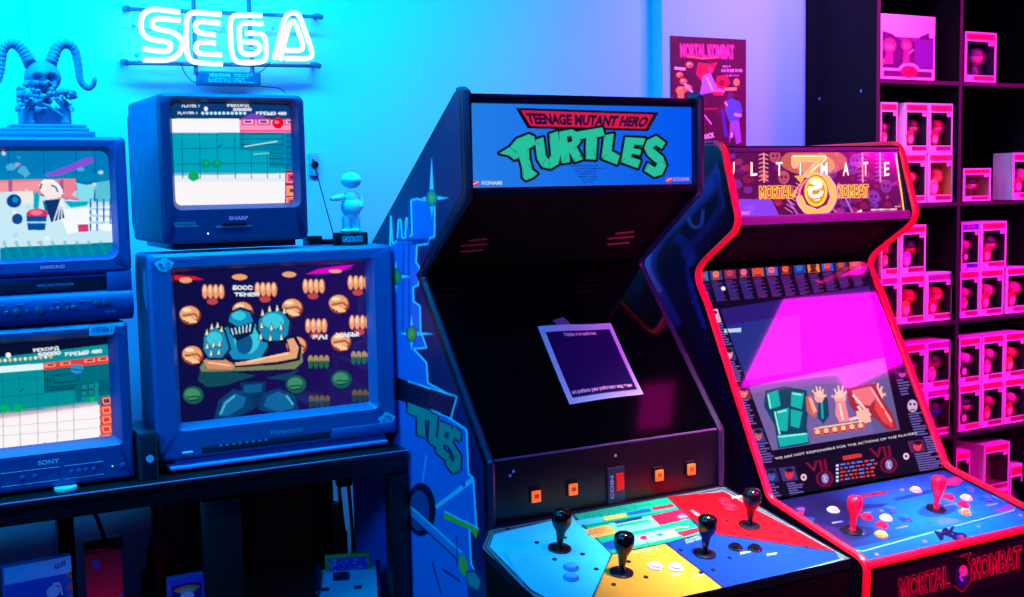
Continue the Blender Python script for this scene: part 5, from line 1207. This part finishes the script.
c.poly([(250, 182), (300, 190), (330, 180), (300, 240), (270, 270), (240, 230)], (235, 20, 50)); c.poly([(330, 240), (370, 235), (384, 270), (350, 300), (322, 280)], (240, 20, 50)); c.ell(348, 268, 14, 14, (110, 10, 40))
c.poly([(268, 240), (300, 225), (330, 290), (360, 300), (360, 312), (300, 310), (255, 320), (262, 280)], (150, 110, 220)); c.line([(285, 245), (310, 300)], 8, (220, 190, 240)); c.ell(300, 215, 12, 14, (190, 50, 110))
for x, y, r in ((170, 235, 15), (186, 262, 16), (205, 290, 18), (175, 300, 22), (212, 192, 16)): c.ell(x, y, r, r*.8, (250, 110, 60)); c.ell(x-3, y-3, r*.5, r*.4, (255, 190, 130)); c.ell(x+4, y+5, r*.4, r*.3, (140, 20, 60))
c.line([(190, 270), (225, 310)], 9, (220, 180, 240)); c.poly([(158, 300), (185, 295), (190, 340), (165, 342)], (250, 140, 60))
c.ell(411, 266, 13, 16, (250, 150, 60)); c.line([(360, 296), (412, 294)], 12, (245, 170, 110)); c.poly([(310, 305), (360, 308), (355, 322), (315, 320)], (230, 40, 50))
c.ell(386, 322, 13, 15, (60, 30, 90)); c.poly([(368, 345), (390, 335), (425, 350), (436, 385), (420, 430), (380, 430), (362, 380)], (30, 90, 220)); c.line([(400, 402), (432, 408)], 12, (230, 150, 200)); c.line([(362, 350), (372, 366)], 9, (220, 150, 190)); c.poly([(384, 430), (422, 430), (432, 520), (410, 530), (400, 470), (380, 525)], (130, 80, 210)); c.line([(350, 380), (368, 500)], 14, (30, 40, 150)); c.line([(275, 405), (305, 445)], 5, (230, 150, 220)); c.line([(390, 500), (392, 480)], 10, (200, 190, 240))
c.line([(240, 380), (330, 378)], 7, (150, 20, 50)); c.text('KICK', [(275, 488), (316, 478), (318, 500), (277, 508)], (240, 210, 230), .03)
c.build('poster_print', artmat('poster_paper', rough=.5), po)
# ================================================================== SHELF UNIT with figure boxes
SX, SYF, SYB = 3.42, 3.35, 3.74
rk = mat('rack_black', (4, 4, 9), .6, spec=.15, noise=.2, nscale=10); rkm = mat('rack_edge', (30, 24, 40), .5)
xs = [3.42, 3.885, 4.35, 4.815, 5.28]; zs = [.105, .590, 1.070, 1.555, 2.040, 2.520]
un = thing('cube_shelf', 'tall black cube shelving unit holding rows of boxed figures', 'shelf', (4.35, 3.5, 0))
for i, x in enumerate(xs): MB().box(x-.009 if i else x, x+.009 if i else x+.018, SYF, SYB, 0, 2.56, .001).build('upright', rk, un)
for i in range(4):
    for z in zs: MB().box(xs[i]+(.018 if i == 0 else .009), xs[i+1]-.009, SYF+.002, SYB, z-.018, z, .001).build('shelf_board', rk, un)
MB().box(SX, xs[-1], SYB-.006, SYB, .05, 2.56).build('back_panel', mat('rack_back', (4, 3, 6), .8), un)
for i, x in enumerate(xs): MB().box(x-.009 if i else x, x+.009 if i else x+.018, SYF-.0015, SYF, 0, 2.56).build('edge_band', rkm, un)
for z in zs: MB().box(SX+.018, xs[-1], SYF-.0012, SYF+.002, z-.017, z-.001).build('edge_band', rkm, un)
for y, z in ((3.66, 1.985), (3.43, 1.998)):
    MB().lathe([(.006, 0), (.006, .0015), (.001, .002)], (SX, y, z), (-1, 0, 0), 12).build('cover_cap', mat('cap_blue', (70, 130, 210), .3), un)
bxw = mat('box_white_card', (232, 228, 232), .45); win = mat('clear_window', (255, 255, 255), .05, trans=1, alpha=.25)
inner = mat('box_inner_dark', (60, 34, 60), .7)
rf = random.Random(3)
def figure_box(x0, x1, z0, h, y, d, label, hc, fc, bc, acc=None, wide=False, backdrop=None):
    w = x1-x0
    o = thing('figure_box', label, 'box', ((x0+x1)/2, y+d/2, z0), 'boxed toy figures on the cube shelves')
    m = w*.08; wx0, wx1, wz0, wz1 = x0+m, x1-m*.8, z0+h*.15, z0+h*.81
    def R(a, b, c_, e, yy): return [Vector((a, yy, c_)), Vector((b, yy, c_)), Vector((b, yy, e)), Vector((a, yy, e))]
    MB().loft([R(wx0, wx1, wz0, wz1, y+.002), R(wx0, wx1, wz0, wz1, y), R(x0, x1, z0, z0+h, y), R(x0, x1, z0, z0+h, y+d)], cap0=False).build('card_shell', bxw, o)
    MB().loft([R(wx0, wx1, wz0, wz1, y+.002), R(wx0+.004, wx1-.004, wz0+.004, wz1-.004, y+d*.8)], cap0=False).build('inner_tray', mat('backdrop_%d_%d_%d' % backdrop, backdrop, .6) if backdrop else inner, o)
    q = MB().box(x0+w*.06, x1-w*.06, y-.0008, y+.0002, z0+h*.85, z0+h*.96).build('header_print', mat('card_%d_%d_%d' % hc, hc, .5), o)
    mb = MB()
    for k in range(3): a = x0+w*(.30+.16*k); mb.box(a, a+w*.11, y-.0014, y-.0006, z0+h*.885, z0+h*.925)
    mb.build('header_lettering', mat('card_deep_red', (190, 20, 50), .5), q)
    MB().box(x0+w*.3, x1-w*.08, y-.0008, y+.0002, z0+h*.05, z0+h*.13).build('name_print', mat('card_%d_%d_%d' % (hc if rf.random() < .5 else (90, 40, 110)), (150, 40, 90), .5), o)
    MB().box(x1-w*.27, x1-w*.09, y-.0009, y-.0004, z0+h*.73, z0+h*.82).build('number_badge', mat('card_%d_%d_%d' % (235, 170, 210), (235, 170, 210), .5), o)
    # generic large-headed figure inside
    cxm = (wx0+wx1)/2+w*.05; yy = y+d*.38; s = min(w, h*.75)
    fm = mat('toy_%d_%d_%d' % fc, fc, .4); bm_ = mat('toy_%d_%d_%d' % bc, bc, .45)
    for dx in ((0,) if not wide else (-.22*w, .1*w)):
        s2 = s*(1 if not wide else .6)
        MB().ball((cxm+dx, yy, wz0+h*.36*(1 if not wide else .8)), (s2*.24, s2*.2, s2*.21), 10, lambda u: 1+.1*(1-abs(u.z))).build('figure_head', fm, o)
        MB().ball((cxm+dx, yy-.002, wz0+h*.40*(1 if not wide else .8)), (s2*.255, s2*.21, s2*.2), 8).build('figure_hair', bm_, o) if rf.random() < .6 else None
        MB().lathe([(s2*.1, 0), (s2*.13, s2*.12), (s2*.09, s2*.22), (s2*.06, s2*.28)], (cxm+dx, yy, wz0+.002), n=12).build('figure_body', bm_, o)
    if acc:
        k = .20*s
        MB().prism([(x0+w*.22+k*math.cos(t*PI/8)*.85, z0+h*.32+k*1.15*math.sin(t*PI/8)) for t in range(16)], 'y', y-.0016, y-.0004).build('portrait_print', mat('card_%d_%d_%d' % acc, acc, .5), o)
        MB().prism([(x0+w*.24+k*.6*math.cos(t*PI/8)*.85, z0+h*.28+k*.6*math.sin(t*PI/8)) for t in range(16)], 'y', y-.0022, y-.0012).build('portrait_face', mat('card_face', (250, 190, 190), .5), o)
    MB().box(wx0-.001, wx1+.001, y-.0004, y+.0002, wz0-.001, wz1+.001).build('window', win, o)
    return o
PK, OR, BLc, YE, WHc, DK, RD = (235, 150, 170), (240, 140, 60), (60, 60, 160), (240, 200, 110), (240, 225, 235), (50, 24, 60), (225, 40, 60)
by = SYF+.02
cols_ = dict(hc=(215, 60, 90))
def X(px, z): return atY(px, pix((3.8, by, z))[1], by).x
def bx(p0, p1, z0, h, label, fc, bc, acc=None, d=.12, **k):
    zm = z0+h/2; ym = pix((3.6 if p0 < 955 else 4.1, by, zm))[1]
    a, b = atY(p0, ym, by).x, atY(p1, ym, by).x
    return figure_box(a+.0006, b-.0006, z0, h, by, d, label, k.pop('hc', (215, 60, 90)), fc, bc, acc, **k)
H = .198
def a_scene(c):
    c.rect(0, 0, 1, 1, (120, 40, 150)); c.rect(0, 0, 1, .34, (255, 190, 245))
    c.poly([(0, .26), (.2, .3), (.38, .4), (.5, .34), (.62, .42), (.72, .32), (.86, .26), (1, .3), (1, 1), (0, 1)], (70, 24, 96)); c.rect(.62, .36, 1, .8, (110, 40, 170), .8)
    for x, y, r in ((.16, .48, .12), (.47, .46, .10)): c.ell(x, y, r, r*.95, (225, 60, 120)); c.poly([(x-r*.5, y+r*.8), (x+r*.5, y+r*.8), (x+r*.6, .76), (x-r*.7, .76)], (180, 50, 140)); c.ell(x, y+r*.15, r*.6, r*.5, (245, 120, 160))
    c.line([(.5, .6), (.6, .52)], .03, (235, 140, 190)); c.line([(.04, .78), (.07, .68)], .03, (250, 150, 50))
    c.rect(0, .82, 1, 1, (250, 190, 240)); c.ell(.52, .86, .2, .13, (250, 190, 240)); c.rect(.06, .86, .94, .95, (90, 30, 90)); c.ell(.52, .87, .155, .095, (190, 30, 70))
    c.text('POP', [(.16, .88), (.26, .88), (.26, .93), (.16, .93)], (220, 140, 210), .03) if False else None
    c.line([(.02, .02), (.98, .02), (.98, .98), (.02, .98), (.02, .02)], .03, (250, 190, 240)); c.ell(.92, .3, .04, .04, (250, 190, 240))
_a, _b = atY(880.5, 46, by).x, atY(935, 46, by).x
standing_box('figure_box', 'widest box, large pink scene box on the top shelf beside the shelf side', 'box', _a, _b, by, .14, 2.040, 2.292, a_scene, bxw, 'card_shell')['group'] = 'boxed toy figures on the cube shelves'
bx(964.5, 996.5, 2.040, .205, 'single windowed box alone in the upper right compartment', (250, 120, 190), (150, 60, 150), None, backdrop=(60, 20, 90))
z = 1.555
bx(904, 926.4, z, H, 'box under the second shelf row behind the marquee corner, lower left of four', (240, 190, 110), YE, None, backdrop=(70, 30, 60))
bx(928.4, 953, z, H, 'box showing a golden shape in its window, lower right in the second compartment', YE, (200, 150, 70), (240, 150, 150), backdrop=(220, 170, 90))
bx(880.5, 897.5, z+H+.001, H, 'narrow box at the left upright in the second compartment', PK, RD, (240, 90, 110))
bx(880.5, 901, z, H, 'box half hidden behind the marquee at the bottom left of the second compartment', PK, DK)
bx(905, 928.4, z+H+.001, H, 'upper middle box of the second compartment, a brown-haired portrait at its corner', PK, (120, 60, 60), (190, 60, 50))
bx(929.2, 953, z+H+.001, H, 'upper right box of the second compartment, a red-haired portrait at its corner', PK, (190, 50, 60), (235, 40, 60))
bx(963, 991, z, .135, 'low wide box with a pale face in its window, right of the upright', (245, 210, 190), DK, None, backdrop=(200, 130, 120))
bx(1012.5, 1038, z, H, 'tall box with a deep blue side panel at the right edge, second compartment', PK, DK, (200, 40, 70), d=.10)
z = 1.070
bx(881, 898.2, z, H, 'box against the cabinet edge, lower left in the third compartment', (120, 60, 140), OR, hc=(150, 70, 160))
bx(899.8, 925.4, z, H, 'box with an orange flower-shaped portrait, lower middle in the third compartment', OR, RD, OR)
bx(926.4, 953, z, H, 'box with a violet header and red portrait, lower right in the third compartment', PK, RD, (235, 30, 50), hc=(140, 60, 160))
bx(881, 898.8, z+H+.001, H, 'box against the cabinet edge, upper left in the third compartment', (250, 120, 110), PK, (245, 120, 90))
bx(901, 926, z+H+.001, H, 'box with a magenta block portrait, upper row middle of the third compartment', (230, 90, 60), DK, (220, 60, 200))
bx(960, 979, z, H, 'box with a pink portrait beside the upright, lower row right of the upright', PK, DK, (240, 70, 100))
bx(979.9, 1003.6, z, H, 'box with a red-capped portrait, lower row in the middle right of the upright', (240, 150, 150), (70, 30, 70), (235, 50, 70))
bx(1006, 1031, z, H, 'box at the right picture edge in the lower row of the third shelf', (240, 120, 150), DK, (235, 40, 60))
bx(961.2, 979.6, z+H+.001, H, 'box with a blue header strip beside the upright', PK, DK, (70, 10, 40), hc=(50, 40, 190))
bx(981, 1006.6, z+H+.001, H, 'box with a bright red-capped portrait, upper row right of the blue-header box', PK, (80, 30, 60), (245, 20, 50))
z = .590; 
bx(903, 925, z, H, 'box nearly hidden behind the red cabinet edging, lower row of the fourth shelf', PK, DK)
bx(926.2, 951, z, H, 'box with a blue figure and violet header, lower row of the fourth shelf', (60, 110, 190), DK, None, hc=(130, 70, 170))
bx(902.6, 925.4, z+H+.001, H, 'box beside the red cabinet edging, upper row of the fourth shelf', PK, DK)
bx(926.2, 950.5, z+H+.001, H, 'box with a violet header and grey portrait, upper row of the fourth shelf', (150, 60, 80), (70, 30, 70), (200, 80, 140), hc=(140, 70, 180))
bx(958.8, 980.8, z, H, 'box with round black portrait beside the upright, lower row', PK, DK, (40, 16, 40))
bx(982, 1003.4, z, H, 'box with a brown-haired portrait, lower row, second right of the upright', (200, 80, 110), DK, (200, 50, 60))
bx(1004.2, 1026, z, H, 'box with an orange name strip at the right edge, lower row', PK, RD, (220, 40, 60))
bx(958.9, 981, z+H+.001, H, 'box with dark round portrait beside the upright, upper row', (240, 190, 200), (150, 40, 90), (30, 14, 50))
bx(982.4, 1004, z+H+.001, H, 'box with a bald olive-headed figure, upper row, second right of the upright', (170, 150, 110), PK, (220, 60, 150))
bx(1004.6, 1026, z+H+.001, H, 'box with an orange portrait at the right edge, upper row', (240, 130, 80), (190, 60, 60), (250, 120, 40))
z = .105
bx(956, 970, z+H+.001, H, 'narrow box on the lowest shelf, left, above the red-edged control panel', (200, 60, 110), DK)
bx(983.5, 1009.5, z+H+.001, H+.01, 'deep box with open window on the lowest shelf, its side face showing', (250, 140, 190), PK, None, d=.30, backdrop=(120, 30, 100))
bx(1009.8, 1024, z+.001, H+.1, 'lowest box at the right edge, small and partly hidden', (220, 60, 120), DK)
bx(956, 972, z, H, 'box at floor level of the lowest shelf carrying the narrow box', (200, 60, 110), DK)
bx(983.5, 1009, z, H, 'box at floor level of the lowest shelf carrying the deep box', (200, 60, 110), DK)
# ================================================================== LIGHTS
def area(name, loc, target, size, sizey, col, power, spread=180):
    l = bpy.data.lights.new(name, 'AREA'); l.shape = 'RECTANGLE'; l.size = size; l.size_y = sizey; l.energy = power; l.color = col; l.spread = math.radians(spread)
    o = bpy.data.objects.new(name, l); COL.objects.link(o); o.location = loc
    o.rotation_euler = (Vector(target)-Vector(loc)).to_track_quat('-Z', 'Y').to_euler(); return o
# recessed magenta ceiling panel
lp = thing('ceiling_light', 'recessed magenta ceiling light panel right of the cabinets', 'ceiling light', ((PX0+PX1)/2, (PY0+PY1)/2, 3.0))
MB().box(PX0, PX1, PY0, PY1, 3.06, 3.08).build('diffuser', mat('magenta_panel', (255, 0, 255), .5, emit=(255, 0, 240), es=11), lp)
fr_ = MB()
for a in ((PX0, PX0+.015, PY0, PY1), (PX1-.015, PX1, PY0, PY1), (PX0, PX1, PY0, PY0+.015), (PX0, PX1, PY1-.015, PY1)): fr_.box(a[0], a[1], a[2], a[3], 2.995, 3.06)
fr_.build('frame', mat('panel_frame', (60, 60, 70), .5), lp)
def ceiling_spot(label, x0, x1, y0, y1, es, nm):
    o = thing('ceiling_light', label, 'ceiling light', ((x0+x1)/2, (y0+y1)/2, 3.0))
    MB().box(x0, x1, y0, y1, 2.975, 3.0, .003).build('frame', mat('panel_frame', (60, 60, 70), .5), o)
    MB().box(x0+.01, x1-.01, y0+.01, y1-.01, 2.970, 2.9755).build('diffuser', mat(nm, (255, 0, 255), .5, emit=(255, 0, 170), es=es), o)
ceiling_spot('small dim red ceiling light mirrored in the dark arcade screen', 3.10, 3.30, 1.60, 1.84, 1.6, 'dim_red_panel')
ceiling_spot('short magenta ceiling light next to the recessed magenta panel', 4.45, 4.86, 1.36, 1.56, 9, 'bright_magenta_panel')
area('cyan_wall_washer', (.55, 2.75, 2.95), (.6, 3.75, 1.6), 2.5, .15, (0, .55, 1), 76, 140)
area('cyan_lamp_left', (-1.4, 2.3, 2.5), (.8, 3.1, 1.5), .5, .5, (0, .55, 1), 26)
area('blue_lamp', (-.9, .6, 2.7), (1.0, 3.0, 1.1), .8, .6, (0, .20, 1), 80)
area('violet_wall_lamp', (3.1, 2.95, 2.95), (3.05, 3.75, 1.9), .5, .12, (1, .22, 1), 13, 110)
area('magenta_shelf_fill', (5.2, .9, 2.95), (4.1, 3.35, 1.1), .6, .4, (1, .0, .55), 56, 70)  # added fill, not a fixture: more magenta on the boxed figures
area('magenta_cabinet_fill', (3.9, .4, 2.9), (2.65, 2.2, .85), .3, .3, (1, .0, .3), 12, 40)  # added fill to brighten the right cabinet's red edging
area('pink_front_fill', (1.2, -.8, 2.9), (2.5, 2.5, 1.15), .3, .3, (1, .0, .28), 18, 26)  # added fill from the front for the left red edging
area('panel_fill', (1.95, 1.85, 2.95), (1.88, 2.10, .8), .2, .2, (1, .90, .76), 7.5, spread=30)  # added whitish fill that brings out the left control panel colours
area('cyan_panel_fill', (2.55, 1.8, 2.95), (2.5, 2.22, .7), .15, .15, (.2, .75, 1), 2.2, spread=24)  # added cyan fill for the right control panel
area('red_shelf_lamp', (.47, 2.97, .49), (.50, 3.3, .66), .05, .02, (1, 0, .12), .07, 120)
w = bpy.data.worlds.new('World'); scene.world = w; w.use_nodes = True
w.node_tree.nodes['Background'].inputs[0].default_value = (0, .004, .02, 1); w.node_tree.nodes['Background'].inputs[1].default_value = 1
# ================================================================== CAMERA
cam = bpy.data.cameras.new('Camera'); co_ = bpy.data.objects.new('Camera', cam); COL.objects.link(co_)
cam.sensor_width = 36; cam.lens = F/1024*36; cam.clip_start = .05
fw = ray(512, 298.5).normalized(); rt = (ray(513, 298.5)-ray(511, 298.5)).normalized(); up = (ray(512, 297.5)-ray(512, 299.5)).normalized()
M = Matrix((rt, up, -fw)).transposed().to_4x4(); M.translation = (0, 0, EZ); co_.matrix_world = M
scene.camera = co_
scene.view_settings.view_transform = 'Standard'; scene.view_settings.look = 'None'; scene.view_settings.gamma = 1; scene.view_settings.exposure = 0; scene.view_settings.use_curve_mapping = False
